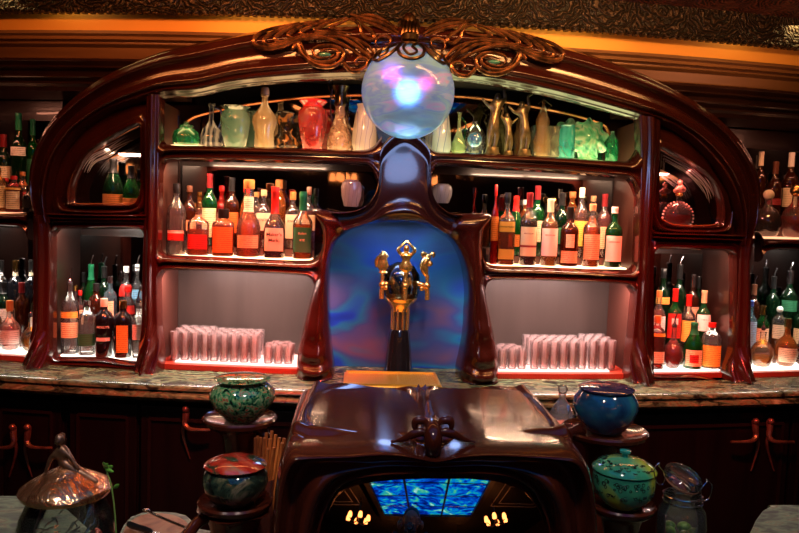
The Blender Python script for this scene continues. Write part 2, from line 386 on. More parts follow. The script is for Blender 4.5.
# ================================================================== BACK BAR
bar = thing('back_bar', 'great arched dark mahogany back bar with whiplash carving, open shelves and a domed niche', 'back bar', (0, 0, 0))
side_l = thing('side_cabinet', 'dark wooden bottle cabinet running off the left edge beside the arch', 'cabinet', (-1.8, .2, 0))
side_r = thing('side_cabinet', 'dark wooden bottle cabinet running off the right edge beside the arch', 'cabinet', (1.8, .2, 0))
def put(o, p):
    if p.name == 'back_bar' and o.type == 'MESH':
        for v in o.data.vertices: v.co.z = max(v.co.z, ZCT+.0012)                                            # parent keeping the world place
    o.parent = p; o.matrix_parent_inverse = Matrix.Translation(-Vector(p.location)); return o
ARCH = [(0, 0), (.05, .03), (.12, .055), (.20, .062), (.26, .075), (.31, .07), (.36, .045), (.46, .03), (.58, .032), (.68, .055), (.74, .07), (.78, .068), (.81, .045), (.85, .045), (.88, .058), (.92, .05), (.95, .03), (1, .015)]
oL = [(40, 222), (34, 200), (32, 180), (35, 158), (45, 133), (58, 115), (76, 97), (100, 79), (130, 64), (165, 51), (200, 43), (253, 32), (300, 27), (350, 24), (408, 24)]
iL = [(56, 222), (54, 200), (56, 183), (63, 160), (80, 136), (95, 124), (112, 114), (130, 107), (150, 101), (168, 97), (200, 95), (237, 87), (300, 81), (350, 79), (408, 78)]
oR = [(408, 24), (455, 27), (500, 33), (560, 46), (600, 58), (644, 75), (680, 93), (706, 110), (724, 125), (740, 143), (752, 165), (757, 188), (756, 208), (750, 228), (744, 245)]
iR = [(408, 78), (452, 80), (500, 86), (550, 96), (600, 109), (636, 119), (655, 124), (672, 132), (690, 144), (706, 160), (719, 177), (728, 195), (733, 213), (735, 228), (735, 245)]
put(ribbon(oL+oR[1:], iL+iR[1:], ARCH, back=.03, n=150, mbk=44, even_=False).build('arch', WOOD, ang=60), bar)
RIM = [(0, 0), (.06, .008), (.55, .008), (.70, .012), (.82, .03), (.9, .034), (.96, .022), (1, .004)]
# wing windows
wl_out = [(151, 98), (112, 111), (84, 131), (62, 158), (53, 184), (52, 218), (151, 218)]
wl_hole = [(142, 124), (125, 132), (108, 143), (90, 155), (79, 172), (73, 188), (73, 200), (77, 204), (105, 204), (131, 204), (139, 197), (142, 188), (142, 155)]
wr_out = [(652, 124), (672, 132), (690, 144), (706, 160), (728, 195), (736, 240), (650, 240)]
wr_hole = [(658, 147), (674, 156), (694, 167), (709, 179), (717, 193), (720, 208), (718, 223), (705, 226), (676, 225), (663, 220), (657, 213), (657, 180)]
put(ring(wl_out, wl_hole, RIM, back=.03, mbk=20).build('wing_window_frame', WOOD, ang=60), bar)
put(ring(wr_out, wr_hole, RIM, back=.03, mbk=20).build('wing_window_frame', WOOD, ang=60), bar)
for hl in (wl_hole, wr_hole):
    P = [U(p.x, p.y, .012) for p in even(P2(list(hl)+[hl[0]]), 70)]
    put(MB().tube(P, .0042, 6).build('window_bead', plain('copper_bead', (.5, .16, .06), .25, .6)), bar)
for hl, s_, cs in ((wl_hole, -1, (112, 180)), (wr_hole, 1, (682, 198))):
    hs = [(p.x, p.y) for p in even(P2(list(hl)+[hl[0]]), 90)]
    def ins(k_, a0, a1, n_): return [U(cs[0]+(q.x-cs[0])*k_(i/(n_-1)), cs[1]+(q.y-cs[1])*k_(i/(n_-1)), .0195) for i, q in enumerate([raycast_poly(hs, cs, a0+(a1-a0)*j/(n_-1)) for j in range(n_)])]
    P = [U(x_, y_, .020) for x_, y_ in hs]; c__ = U(cs[0], cs[1], .020)
    put(MB().add([c__]+P, [(0, i, i+1) for i in range(1, 90)]+[(0, 90, 1)]).build('window_pane', glass('window_glass', (.93, .94, .95), .0, .02)), bar)
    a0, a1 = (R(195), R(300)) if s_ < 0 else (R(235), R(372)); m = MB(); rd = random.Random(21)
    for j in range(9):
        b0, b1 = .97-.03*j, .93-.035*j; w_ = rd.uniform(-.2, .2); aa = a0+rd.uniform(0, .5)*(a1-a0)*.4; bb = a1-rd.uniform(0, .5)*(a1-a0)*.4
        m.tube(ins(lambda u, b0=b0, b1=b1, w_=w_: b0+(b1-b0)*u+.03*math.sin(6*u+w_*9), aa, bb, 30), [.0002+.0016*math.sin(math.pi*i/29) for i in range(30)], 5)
    put(m.build('silver_swirl', plain('swirl_silver', (.62, .64, .66), .35, .3)), bar)  # thin pale silver curves following the window edge
    xx = (wx(70, 190)+wx(142, 190))/2 if s_ < 0 else (wx(660, 200)+wx(718, 200))/2
    area('window_light', (xx+s_*-.05, curve(xx)+.06, ZW+.27), (xx, curve(xx)+.14, ZW), .14, .03, (1, .55, .35) if s_ < 0 else (1, .25, .18), 1.6)
# curved lip under each wing window
def lipL(s, t): return .03+.02*math.sin(math.pi*t)
put(ribbon([(63, 196), (66, 206), (80, 209), (110, 210), (132, 209), (141, 203), (145, 190)], [(61, 199), (64, 212), (80, 214.5), (110, 215), (134, 214), (146, 207), (147, 190)], lambda s, t: .022+.03*math.sin(math.pi*t), back=.02, n=40, mbk=8).build('window_lip', WOOD), bar)
put(ribbon([(652, 211), (657, 222), (668, 228), (690, 229), (710, 229), (722, 226), (725, 212)], [(649, 213), (653, 229), (668, 233), (690, 234), (712, 234), (726, 230), (729, 212)], lambda s, t: .022+.03*math.sin(math.pi*t), back=.02, n=40, mbk=8).build('window_lip', WOOD), bar)
# lower wing openings, stiles and rails in one frame each
HR = [(0, .012), (.2, .02), (.5, .03), (.7, .018), (.85, .03), (.95, .02), (1, .0)]
def rrect(x0, y0, x1, y1, y0b=None, r=7, rb=2):
    y0b = y0 if y0b is None else y0b
    return [(x0, y1), (x0, (y0+y1)/2), (x0, y0+r), (x0+r*.3, y0+r*.3), (x0+r, y0), ((x0+x1)/2, (y0+y0b)/2), (x1-r, y0b), (x1-r*.3, y0b+r*.3), (x1, y0b+r), (x1, (y0+y1)/2), (x1, y1), ((x0+x1)/2, y1)]
def frame4(parent, x0, x1, yt0, yt1, yb0, yb1, ht, hb, hx0, hx1, nm='opening_frame'):
    outer = [(x0, yt0), (x1, yt1), (x1, yb1), (x0, yb0)]
    hole = rrect(hx0, ht[0], hx1, hb, ht[1], 8)
    return put(ring(outer, hole, HR, back=.03, mbk=12, n=80).build(nm, WOOD, ang=60), parent)
frame4(bar, 44, 152, 213, 215, 367, 373, (229, 229), 358, 54, 145)
frame4(bar, 648, 742, 234, 236, 382, 382, (249, 251), 375, 652, 732)
# ledge mouldings under the windows
def rail(A, B, prof, back=.03, n=40, parent=bar, nm='rail', mbk=14): return put(ribbon(A, B, prof, back=back, n=n, mbk=mbk).build(nm, WOOD, ang=60), parent)
RP = [(0, .02), (.12, .055), (.3, .06), (.42, .035), (.6, .03), (.75, .05), (.88, .052), (1, .02)]
rail([(50, 212), (70, 213), (110, 214), (150, 214)], [(50, 219), (70, 219.5), (110, 220), (150, 220)], RP)
rail([(649, 231), (670, 232), (710, 233), (738, 234)], [(649, 238), (670, 239), (710, 240), (738, 241)], RP)
TR = [(0, .0), (.06, .02), (.2, .045), (.38, .05), (.5, .03), (.62, .03), (.75, .045), (.88, .04), (1, .0)]
rail([(158, 132), (163, 141), (172, 145), (220, 146), (300, 148), (355, 150), (372, 147), (382, 136)], [(160, 184), (163, 168), (171, 161.5), (220, 161.5), (300, 163), (358, 165), (371, 169), (378, 184)], TR, n=80, nm='shelf_rail')
rail([(424, 136), (432, 149), (445, 152), (500, 154), (560, 157), (615, 161), (630, 160), (638, 148)], [(430, 186), (433, 172), (443, 166), (500, 169.5), (560, 173), (618, 178), (630, 182), (637, 198)], TR, n=80, nm='shelf_rail')
rail([(158, 240), (162, 252), (171, 255), (210, 257), (260, 259.5), (303, 261), (316, 258), (323, 246)], [(158, 290), (162, 275), (171, 270.5), (210, 271), (260, 273), (300, 275.5), (311, 280), (316, 294)], TR, n=80, nm='shelf_rail')
rail([(481, 250), (486, 262), (496, 266), (530, 267), (580, 269), (622, 271), (632, 268), (638, 256)], [(484, 296), (487, 284), (497, 280), (530, 280.5), (580, 282), (618, 284), (629, 288), (635, 302)], TR, n=80, nm='shelf_rail')
# posts with carved feet
def post(L, Rr, foot, tw=1, parent=bar, wide=1.0):
    def f(s, t):
        base = .03+.035*wide*math.sin(math.pi*t)**.7 + .006*math.cos(t*math.pi*4)
        if s > foot:
            u = (s-foot)/(1-foot); base += .045*u*math.sin(math.pi*t) + .011*u*math.sin((t*2.6+tw*u*1.2)*math.pi*2)*1.5
        return base
    A = [U(p.x, p.y) for p in even(P2(L), 90)]; B = [U(p.x, p.y) for p in even(P2(Rr), 90)]
    return put(ribbon_world(A, B, f, .03, 26).build('post', WOOD, ang=60), parent)
post([(37, 214), (37, 240), (37, 290), (36, 325), (32, 345), (28, 362)], [(53, 216), (54, 240), (54, 290), (53, 325), (54, 345), (55, 364)], .76)
post([(149, 98), (148, 150), (147, 210), (145, 270), (144, 325), (141, 345), (137, 368)], [(163, 96), (162, 150), (161, 210), (160, 270), (161, 325), (163, 345), (164, 371)], .82)
post([(636, 116), (637, 150), (636, 210), (634, 270), (629, 330), (626, 355), (624, 382)], [(657, 122), (656, 160), (650, 215), (646, 270), (646, 330), (649, 355), (650, 383)], .82, -1)
post([(736, 238), (735, 260), (734, 300), (731, 345), (726, 365), (722, 381)], [(750, 238), (746, 260), (746, 300), (746, 345), (748, 365), (750, 381)], .74, -1)
# niche frame: stem, horns, dome rim, two legs with folded feet
pairs = [((297, 379), (334, 379)), ((297, 366), (334, 368)), ((298, 352), (332, 356)), ((302, 333), (330, 335)), ((308, 308), (329, 305)), ((315, 282), (329, 280)), ((320, 258), (331, 258)), ((323, 240), (334, 247)), ((321, 224), (338, 240)), ((312, 209), (342, 236)),
 ((335, 212), (348, 232)), ((352, 211), (354, 229)), ((365, 206), (361, 227)), ((373, 198), (368, 225)), ((378, 185), (375, 223.5)), ((379, 165), (382, 222.5)), ((382, 145), (390, 222)), ((404, 128), (403, 222)), ((427, 145), (414, 222.5)),
 ((430, 165), (421, 224)), ((430, 185), (427, 226)), ((434, 199), (433, 229)), ((443, 209), (439, 232)), ((456, 214), (445, 236)), ((490, 214), (452, 241)), ((483, 228), (458, 250)), ((481, 243), (463, 262)), ((482, 262), (466, 275)), ((484, 285), (468, 295)), ((488, 310), (467, 315)), ((493, 334), (466, 335)), ((497, 358), (462, 358)), ((497, 372), (459, 371)), ((497, 384), (459, 384))]
NS = 190
A = spl(P2([p[0] for p in pairs]), NS); B = spl(P2([p[1] for p in pairs]), NS)
A = [U(p.x, p.y) for p in A]; B = [U(p.x, p.y) for p in B]
def nichef(s, t):
    e = min(s, 1-s)                                       # 0 at the feet, .5 at the stem
    d = .02+.05*math.sin(math.pi*min(t*1.02, 1))**.6
    if e > .30: d = .025+.045*math.exp(-((t-.06)/.06)**2)+.035*math.exp(-((t-.88)/.07)**2)+.02*t*(1-t)*4*.5   # hollow between two beads
    elif e > .2: d += .0
    if e < .24:
        u = min((.24-e)/.24, 1); tt = t if s < .5 else t
        d += .025*u*math.sin(math.pi*t)+.010*math.sin((tt*1.6)*math.pi*2+e*10)*u
    if e < .12:
        v = 1-e/.12; ph = e*175+math.sin(math.pi*t)*2.2+(1-t)*1.6
        d += .016*v**.6*math.sin(math.pi*t)**.5+.013*v**.5*math.sin(ph)*math.sin(math.pi*t)**.4
    return d if 0 < t < 1 else 0.0
put(ribbon_world(A, B, nichef, .12, 40).build('niche_frame', WOOD, ang=60), bar)
# niche back: painted iridescent blue glass
m_, n_, out_ = nt('iridescent_blue_panel'); mp = coord(n_, (.9, 1, 1.7), (0, -.6, 0))
t1 = N(n_, 'ShaderNodeTexNoise'); t1.inputs['Scale'].default_value = 2.6; t1.inputs['Detail'].default_value = 2; t1.inputs['Distortion'].default_value = .7
n_.links.new(mp.outputs[0], t1.inputs[0])
rr = ramp(n_, t1.outputs[0], [(.30, (.002, .012, .15)), (.44, (.003, .03, .30)), (.52, (.006, .10, .22)), (.60, (.02, .04, .16)), (.70, (.07, .045, .10)), (.76, (.02, .08, .18))])
b_ = N(n_, 'ShaderNodeBsdfPrincipled'); b_.inputs['Roughness'].default_value = .45; b_.inputs['Specular IOR Level'].default_value = .2
g_ = N(n_, 'ShaderNodeSeparateXYZ'); tc_ = N(n_, 'ShaderNodeTexCoord'); n_.links.new(tc_.outputs['Object'], g_.inputs[0])
mr_ = N(n_, 'ShaderNodeMapRange'); mr_.inputs[1].default_value = 1.25; mr_.inputs[2].default_value = 1.66; n_.links.new(g_.outputs[2], mr_.inputs[0])
mq_ = N(n_, 'ShaderNodeMix', data_type='RGBA'); mq_.inputs[7].default_value = (.025, .07, .10, 1); mm_ = N(n_, 'ShaderNodeMath', operation='MULTIPLY'); mm_.inputs[1].default_value = .8
n_.links.new(mr_.outputs[0], mm_.inputs[0]); n_.links.new(mm_.outputs[0], mq_.inputs[0]); n_.links.new(rr.outputs[0], mq_.inputs[6]); n_.links.new(mq_.outputs[2], b_.inputs['Base Color']); n_.links.new(b_.outputs[0], out_.inputs[0])
pl = [(319, 369), (319, 330), (319, 270), (324, 240), (346, 218), (400, 208), (455, 218), (474, 250), (482, 300), (482, 340), (480, 372)]
c_ = (400, 310); rows = []
hs = even(P2(pl), 60)
vs = [U(400, 310, .21)]+[U(p.x, p.y, .19) for p in hs]
put(MB().add(vs, [(0, i, i+1) for i in range(1, 60)]+[(0, 60, 1)]).add([(v.x, v.y+.02, v.z) for v in vs], [(0, i+1, i) for i in range(1, 60)]).build('niche_panel', m_), bar)

# carcass: dividers, backs, boards, lit shelf panels

xl0, xl1, xr0, xr1 = -1.42, wx(154, 250), wx(642, 250), 1.42
D = .34
for x in (xl1, xr0): put(cslab(x-.02, x+.02, .031, D, ZCT+.001, ZTOP+.17, 2).build('divider', SIDEP, smooth=False), bar)
for x in (-1.46, 1.46): put(cslab(x-.02, x+.02, .031, D, ZCT+.001, ZW+.12, 2).build('divider', DARKW, smooth=False), bar)
put(cslab(-.985, .985, .031, D, ZTOP-.035, ZTOP-.004).build('shelf', WOOD, smooth=False), bar)
put(cslab(xl1+.02, -.33, .031, D, ZMID-.035, ZMID-.004).build('shelf', WOOD, smooth=False), bar)
put(cslab(.33, xr0-.02, .031, D, ZMID-.035, ZMID-.004).build('shelf', WOOD, smooth=False), bar)
for a, b in ((-1.48, xl1-.02), (xr0+.02, 1.48)): put(cslab(a, b, .031, D, ZW-.035, ZW-.002).build('shelf', WOOD, smooth=False), bar)
for xa_, xb_ in ((-1.50, -.31), (.31, 1.50)): put(cslab(xa_, xb_, .012, D+.06, ZCT+.001, ZCT+.022).build('plinth', noisy('red_mahogany', [(.3, (.20, .025, .012)), (.7, (.28, .04, .02))], 6, rough=.3), smooth=False), bar)
put(cslab(-1.46, 1.46, D, D+.03, ZCT+.023, 2.13).build('back_panel', DARKW, smooth=False), bar)
put(cslab(-.92, .92, D, D+.03, 2.13, 2.255).build('back_panel', BLACKW, smooth=False), bar); put(cslab(-.92, .92, .09, D+.03, 2.24, 2.255).build('top_board', BLACKW, smooth=False), bar)
for a, b in ((xl1+.02, -.30), (.30, xr0-.02)): put(cslab(a, b, D-.012, D-.002, ZCT+.023, ZMID-.04).build('satin_back_panel', PANEL, smooth=False), bar)
mir = [(xl1+.03, xr0-.03, ZMID+.05, ZTOP-.06)]
put(cslab(xl1+.03, xr0-.03, D-.012, D-.002, ZMID+.06, ZTOP-.07).build('mirror', MIRROR, smooth=False), bar)
for s in (-1, 1):
    a, b = sorted((s*.985, s*1.44)); put(cslab(a, b, D-.012, D-.002, ZCT+.05, ZW-.10).build('mirror', MIRROR, smooth=False), bar)
    # wing window mirror stands at a slant
    m = MB(); x0, x1 = (s*.985, s*1.42); y0, y1 = .30+curve(x0), .16+curve(x1)
    m.add([(x0, y0, ZW+.002), (x1, y1, ZW+.002), (x1, y1, ZW+.16), (x0, y0, ZW+.44), (x0, y0+.01, ZW+.002), (x1, y1+.01, ZW+.002), (x1, y1+.01, ZW+.16), (x0, y0+.01, ZW+.44)], [(0, 1, 2, 3), (4, 7, 6, 5), (0, 4, 5, 1), (1, 5, 6, 2), (2, 6, 7, 3), (3, 7, 4, 0)])
    put(m.build('mirror', MIRROR, smooth=False), bar)
# top display: mirror with rounded copper bead
hole = even(P2([(182, 147), (183, 132), (187, 122), (197, 116), (240, 106), (300, 98), (360, 95), (450, 96), (500, 101), (560, 112), (600, 123), (608, 130), (610, 142), (610, 160)]), 70)
pts = [U(p.x, p.y, D-.03) for p in hole]; zb = ZTOP
for p in pts: p.z = max(p.z, zb)
c0 = Vector((0, D-.03, zb)); vs = [c0]+pts
put(MB().add(vs, [(0, i, i+1) for i in range(1, len(pts))]).build('mirror', MIRROR, smooth=False), bar)
put(MB().tube([p-Vector((0, .006, 0)) for p in pts], .006, 8).build('mirror_bead', plain('copper_bead', (.5, .16, .06), .25, .6)), bar)
# lit glass panels the bottles stand on
EM_TOP = emit('lit_glass_top_shelf', (1, .58, .24), 5.5); EM_MID = emit('lit_glass_mid_shelf', (1, .55, .30), 5); EM_LOW = emit('lit_glass_lower_shelf', (1, .82, .66), 3.8)
put(cslab(xl1+.04, -.12, .065, D-.04, ZTOP-.004, ZTOP).build('light_panel', EM_TOP, smooth=False), bar)
put(cslab(.12, xr0-.04, .065, D-.04, ZTOP-.004, ZTOP).build('light_panel', emit('lit_glass_top_shelf_right', (.88, .85, .36), 5.5), smooth=False), bar)
put(cslab(xl1+.04, -.38, .065, D-.06, ZMID-.004, ZMID).build('light_panel', EM_MID, smooth=False), bar)
put(cslab(.38, xr0-.04, .065, D-.06, ZMID-.004, ZMID).build('light_panel', EM_MID, smooth=False), bar)
ZL = ZCT+.026
for a, b in ((-.93, -.36), (.36, .90)): put(cslab(a, b, .055, D-.05, ZL-.004, ZL).build('light_panel', emit('lit_glass_tumbler_shelf', (1, .60, .52), 2.2), smooth=False), bar)
for a, b in ((-1.42, -1.02), (1.04, 1.42)): put(cslab(a, b, .055, D-.05, ZL-.004, ZL).build('light_panel', EM_LOW, smooth=False), bar)
for s in (-1, 1): put(cslab(s*1.02 if s > 0 else -1.4, 1.4 if s > 0 else -1.02, .06, .14, ZW-.003, ZW+.001).build('light_panel', emit('lit_glass_window_sill', (1, .6, .4), 3), smooth=False), bar)
# light strips under the shelves (each a glowing tube with its own light)
def strip(x0, x1, yo, z, col, e, es=6, parent=bar):
    o = put(cslab(x0, x1, yo, yo+.012, z-.006, z, 12).build('light_strip', emit('strip_%02d%02d%02d' % (col[0]*99, col[1]*99, col[2]*99), col, es), smooth=False), parent)
    n = 2
    for i in range(n):
        x = x0+(x1-x0)*(i+.5)/n
        area('strip_light', (x, curve(x)+yo+.01, z-.012), (x, curve(x)+yo+.05, z-.4), (x1-x0)/n*.95, .02, col, e/n)
strip(xl1+.05, -.36, .06, ZTOP-.038, (1, .60, .38), 6.5)
strip(.36, xr0-.05, .06, ZTOP-.038, (1, .60, .38), 6.5)
strip(xl1+.05, -.40, .06, ZMID-.038, (1, .62, .55), 13)
strip(.40, xr0-.05, .06, ZMID-.038, (1, .62, .56), 13)
strip(-1.42, -1.03, .07, ZW-.038, (1, .86, .74), 4)
strip(1.05, 1.42, .07, ZW-.038, (1, .66, .52), 4)
# red glow strips up the inner face of the posts
def vglow(x, s, z0, z1, e, yo=.06):
    area('post_light', (x+s*.012, curve(x)+yo, (z0+z1)/2), (x+s*.5, curve(x)+yo+.05, (z0+z1)/2), z1-z0, .015, RED, e)

# side cabinets
def side_cab(p, s):
    x0, x1 = (-2.05, -1.545) if s < 0 else (1.545, 2.05)
    put(cslab(x0, x1, .0, .40, ZCT+.001, ZCT+.022, 8).build('plinth', MATS['red_mahogany'], smooth=False), p)
    put(cslab(x0, x1, .02, .40, ZW-.035, ZW-.012, 8).build('shelf', WOOD, smooth=False), p)
    put(cslab(x0, x1, .375, .40, ZCT+.03, 2.14, 8).build('back_panel', DARKW, smooth=False), p)
    put(cslab(x0, x1, .36, .37, ZCT+.08, ZW-.06, 8).build('mirror', MIRROR, smooth=False), p)
    put(cslab(x0+.05, x1-.05, .36, .37, ZW+.06, 2.05, 8).build('mirror', plain('black_mirror', (.10, .10, .11), .05, 1), smooth=False), p)
    put(cslab(x0 if s < 0 else x1-.03, x0+.03 if s < 0 else x1, .0, .375, ZCT+.03, 2.14, 2).build('side_panel', DARKW, smooth=False), p)
    put(cslab(x0+.03, x1-.03, .04, .33, ZL-.003, ZL, 8).build('light_panel', EM_LOW, smooth=False), p)
    put(cslab(x0+.03, x1-.03, .04, .33, ZW-.012, ZW-.006, 8).build('light_panel', emit('lit_glass_side_shelf', (1, .4, .2), 1.6), smooth=False), p)
    strip(x0+.06, x1-.04, .08, ZW-.038, (1, .84, .72), 3.6, parent=p)
    area('side_shelf_fill', ((x0+x1)/2, curve((x0+x1)/2)+.03, 2.13), ((x0+x1)/2, curve((x0+x1)/2)+.2, 1.7), .4, .02, (1, .35, .2), .6)  # added bodiless light for the upper side shelf
side_cab(side_l, -1); side_cab(side_r, 1)
rail([(-60, 213), (-30, 213), (0, 213.5), (20, 213), (29, 212), (32, 207)], [(-60, 226), (-30, 226), (0, 227), (20, 228), (27, 231), (30, 240)], TR, parent=side_l, nm='shelf_rail')
rail([(758, 232), (762, 238), (775, 239), (799, 239.5), (840, 240)], [(758, 262), (762, 253), (775, 250), (799, 250.5), (840, 251)], TR, parent=side_r, nm='shelf_rail')

# whiplash ornaments over the arch
ornL = [
 ([(366, 60), (352, 50), (338, 42), (318, 37), (298, 40), (280, 46), (266, 48), (256, 45), (254, 39), (262, 32), (278, 27), (300, 23)], 3.2),
 ([(300, 23), (286, 27), (272, 33), (264, 40), (268, 45), (282, 42), (300, 36)], 2.6), ([(312, 21), (298, 25), (284, 31), (275, 38), (280, 42), (294, 38), (308, 34)], 2.6),
 ([(324, 20), (310, 23), (296, 29), (288, 35), (294, 38), (308, 34)], 2.5), ([(335, 19), (322, 22), (310, 27), (301, 32), (306, 35), (320, 33)], 2.4),
 ([(345, 18), (334, 21), (323, 25), (315, 30), (322, 32), (338, 32), (352, 33)], 2.4), ([(352, 18), (340, 23), (330, 28), (344, 29), (356, 27)], 2.2),
 ([(372, 58), (362, 46), (350, 37), (336, 34), (320, 34), (306, 37), (299, 42), (300, 50), (306, 58), (318, 65), (332, 66), (342, 60), (343, 52), (334, 46), (320, 46), (313, 50), (316, 57), (326, 58), (334, 55)], 2.6),
 ([(300, 40), (304, 50), (312, 60), (326, 62), (336, 58), (338, 52), (330, 49), (320, 51)], 2.2),
 ([(308, 62), (318, 67), (332, 67), (342, 62), (346, 66), (352, 71), (362, 70), (368, 64), (366, 59), (359, 58), (355, 62), (358, 65)], 2.8),
 ([(374, 62), (364, 52), (352, 43), (342, 38), (328, 36)], 2.4), ([(376, 56), (368, 46), (358, 40), (350, 36)], 2.2),
 ([(345, 18), (356, 22), (360, 28), (362, 34), (368, 39), (374, 38), (372, 32), (364, 26), (358, 18), (350, 14)], 2.6),
 ([(350, 14), (364, 18), (376, 21), (388, 26), (399, 33)], 2.6), ([(352, 18), (366, 22), (378, 26), (390, 31), (398, 36)], 2.2), ([(356, 16), (370, 15), (384, 20), (397, 28)], 2.0),
 ([(380, 48), (376, 44), (378, 38), (384, 36), (390, 38), (390, 43), (385, 44)], 2.0), ([(292, 50), (295, 46), (300, 43)], 2.6)]
orn_mat = noisy('gilded_bronze_carving', [(.35, (.05, .025, .014)), (.65, (.42, .19, .08))], 26, rough=.24, metal=.85)
for s in (-1, 1):
    m = MB()
    for pts, r_ in ornL:
        P = [U(a, b, -.075) for a, b in pts]
        P = spl(P, len(pts)*6); nn = len(P); k = r_/300.
        for p in P: p.x = (p.x+.007)*(-s)*(1 if s < 0 else 1)-.007 if s > 0 else p.x
        rad = [k*(.35+.65*math.sin(math.pi*min(max((i+.6)/(nn), .05), .95))) for i in range(nn)]
        m.tube(P, rad, 8, 1.0)
    put(m.build('ornament', orn_mat), bar)
    g = MB(); p = U(325, 54.5, -.08); x = p.x if s < 0 else -p.x-.014; g.ball((x, p.y, p.z), .02, 14, 1.2, .5, .42)
    put(g.build('ornament_stone', plain('green_stone', (.03, .16, .11), .1, 0, 1)), bar)

# ================================================================== WORKTOP and base cabinets behind
wk = cmould(-2.1, 2.1, [(.40, ZCT), (-.235, ZCT), (-.25, ZCT-.006), (-.255, ZCT-.018), (-.245, ZCT-.026), (-.262, ZCT-.032), (-.268, ZCT-.045), (-.255, ZCT-.06), (-.24, ZCT-.064), (.40, ZCT-.064)], 60).build('stone_countertop', GRAN, ang=50)
tag(wk, 'long green veined stone countertop with a moulded edge under the back bar', 'countertop')
def base_cab(xa, xb, splits, handles, label):
    xm = (xa+xb)/2; t = thing('base_cabinet', label, 'cabinet', (xm, curve(xm)-.1, 0), 0, 'base cabinets under the stone countertop')
    put(cslab(xa+.002, xb-.002, -.19, .40, .02, ZCT-.066, 10).build('body', BLACKW, smooth=False), t)
    for i in range(len(splits)-1):
        a, b = splits[i]+.008, splits[i+1]-.008
        d = cslab(a, b, -.215, -.191, .10, ZCT-.09, 6).build('door', BLACKW, smooth=False, bevel=.004); put(d, t)
        fr = MB(); 
        for x in (a+.035, b-.035): cslab(x-.006, x+.006, -.222, -.214, .16, ZCT-.14, 2, fr)
        for z in (.16, ZCT-.14): cslab(a+.035, b-.035, -.222, -.214, z-.006, z+.006, 4, fr)
        q = fr.build('door_moulding', plain('dark_bead', (.007, .004, .003), .4), smooth=False); q.parent = d; q.matrix_parent_inverse = d.matrix_world.inverted() if False else Matrix.Identity(4)
        for px, py, sg in handles:
            p = UY(px, py, 0); p = U(px, py, -.235)
            if a-.01 < p.x < b+.01:
                P = [p, U(px-sg*.5, py+9, -.24), U(px-sg*1.0, py+15, -.245), U(px+sg*3, py+20, -.255), U(px+sg*12, py+21, -.26), U(px+sg*24, py+21, -.255)]
                P2_ = [p, U(px-sg*1, py+12, -.24), U(px-sg*3, py+22, -.232), U(px-sg*1, py+34, -.225), U(px+sg*4, py+50, -.222)]
                h = MB(); Q = spl(P, 24); h.tube(Q, [.014-.009*i/24 for i in range(24)], 8); Q = spl(P2_, 20); h.tube(Q, [.011-.009*i/20 for i in range(20)], 8)
                h.ball((p.x, p.y-.006, p.z), .014); hh = h.build('handle', noisy('aged_bronze_handle', [(.3, (.10, .06, .04)), (.7, (.26, .17, .11))], 30, rough=.3, metal=.7)); hh.parent = d
    return t
base_cab(-2.1, -1.30, [-2.1, wx(21, 420)-.02, -1.30], [(13, 427, -1), (28, 427, 1)], 'black wooden base cabinet with bronze whiplash handles at far left')
base_cab(-1.30, -.32, [-1.28, -1.0, -.62, -.34], [(186, 409, 1)], 'black wooden base cabinet behind the green speckled pot')
base_cab(-.32, .80, [-.30, .24, .78], [], 'black wooden base cabinet directly below the domed niche')
base_cab(.80, 2.1, [.82, wx(763, 420)+.0, 2.1], [(755, 421, -1), (770, 421, 1)], 'black wooden base cabinet with bronze whiplash handles at far right')
#MARK1

# risers for the rear bottle rows
def riser(x0, x1, y0, y1, z0, h, parent=bar): put(cslab(x0, x1, y0, y1, z0+.001, z0+h, 6).build('bottle_riser', plain('riser_acrylic', (.10, .05, .04), .2), smooth=False), parent)
ZR1, ZR2 = .05, .10
for a, b in ((xl1+.05, -.37), (.37, xr0-.05)): riser(a, b, .158, .229, ZMID, .035); riser(a, b, .230, .322, ZMID, .06)
for a, b in ((-1.42, -1.02), (1.04, 1.42)): riser(a, b, .158, .229, ZL, ZR1); riser(a, b, .230, .325, ZL, ZR2)
riser(-2.0, -1.53, .158, .229, ZL, ZR1, side_l); riser(-2.0, -1.53, .230, .33, ZL, ZR2, side_l)
riser(1.53, 2.0, .158, .229, ZL, ZR1, side_r); riser(1.53, 2.0, .230, .33, ZL, ZR2, side_r)
riser(-2.0, -1.56, .20, .33, ZW-.006, .06, side_l); riser(1.56, 2.0, .20, .33, ZW-.006, .06, side_r)

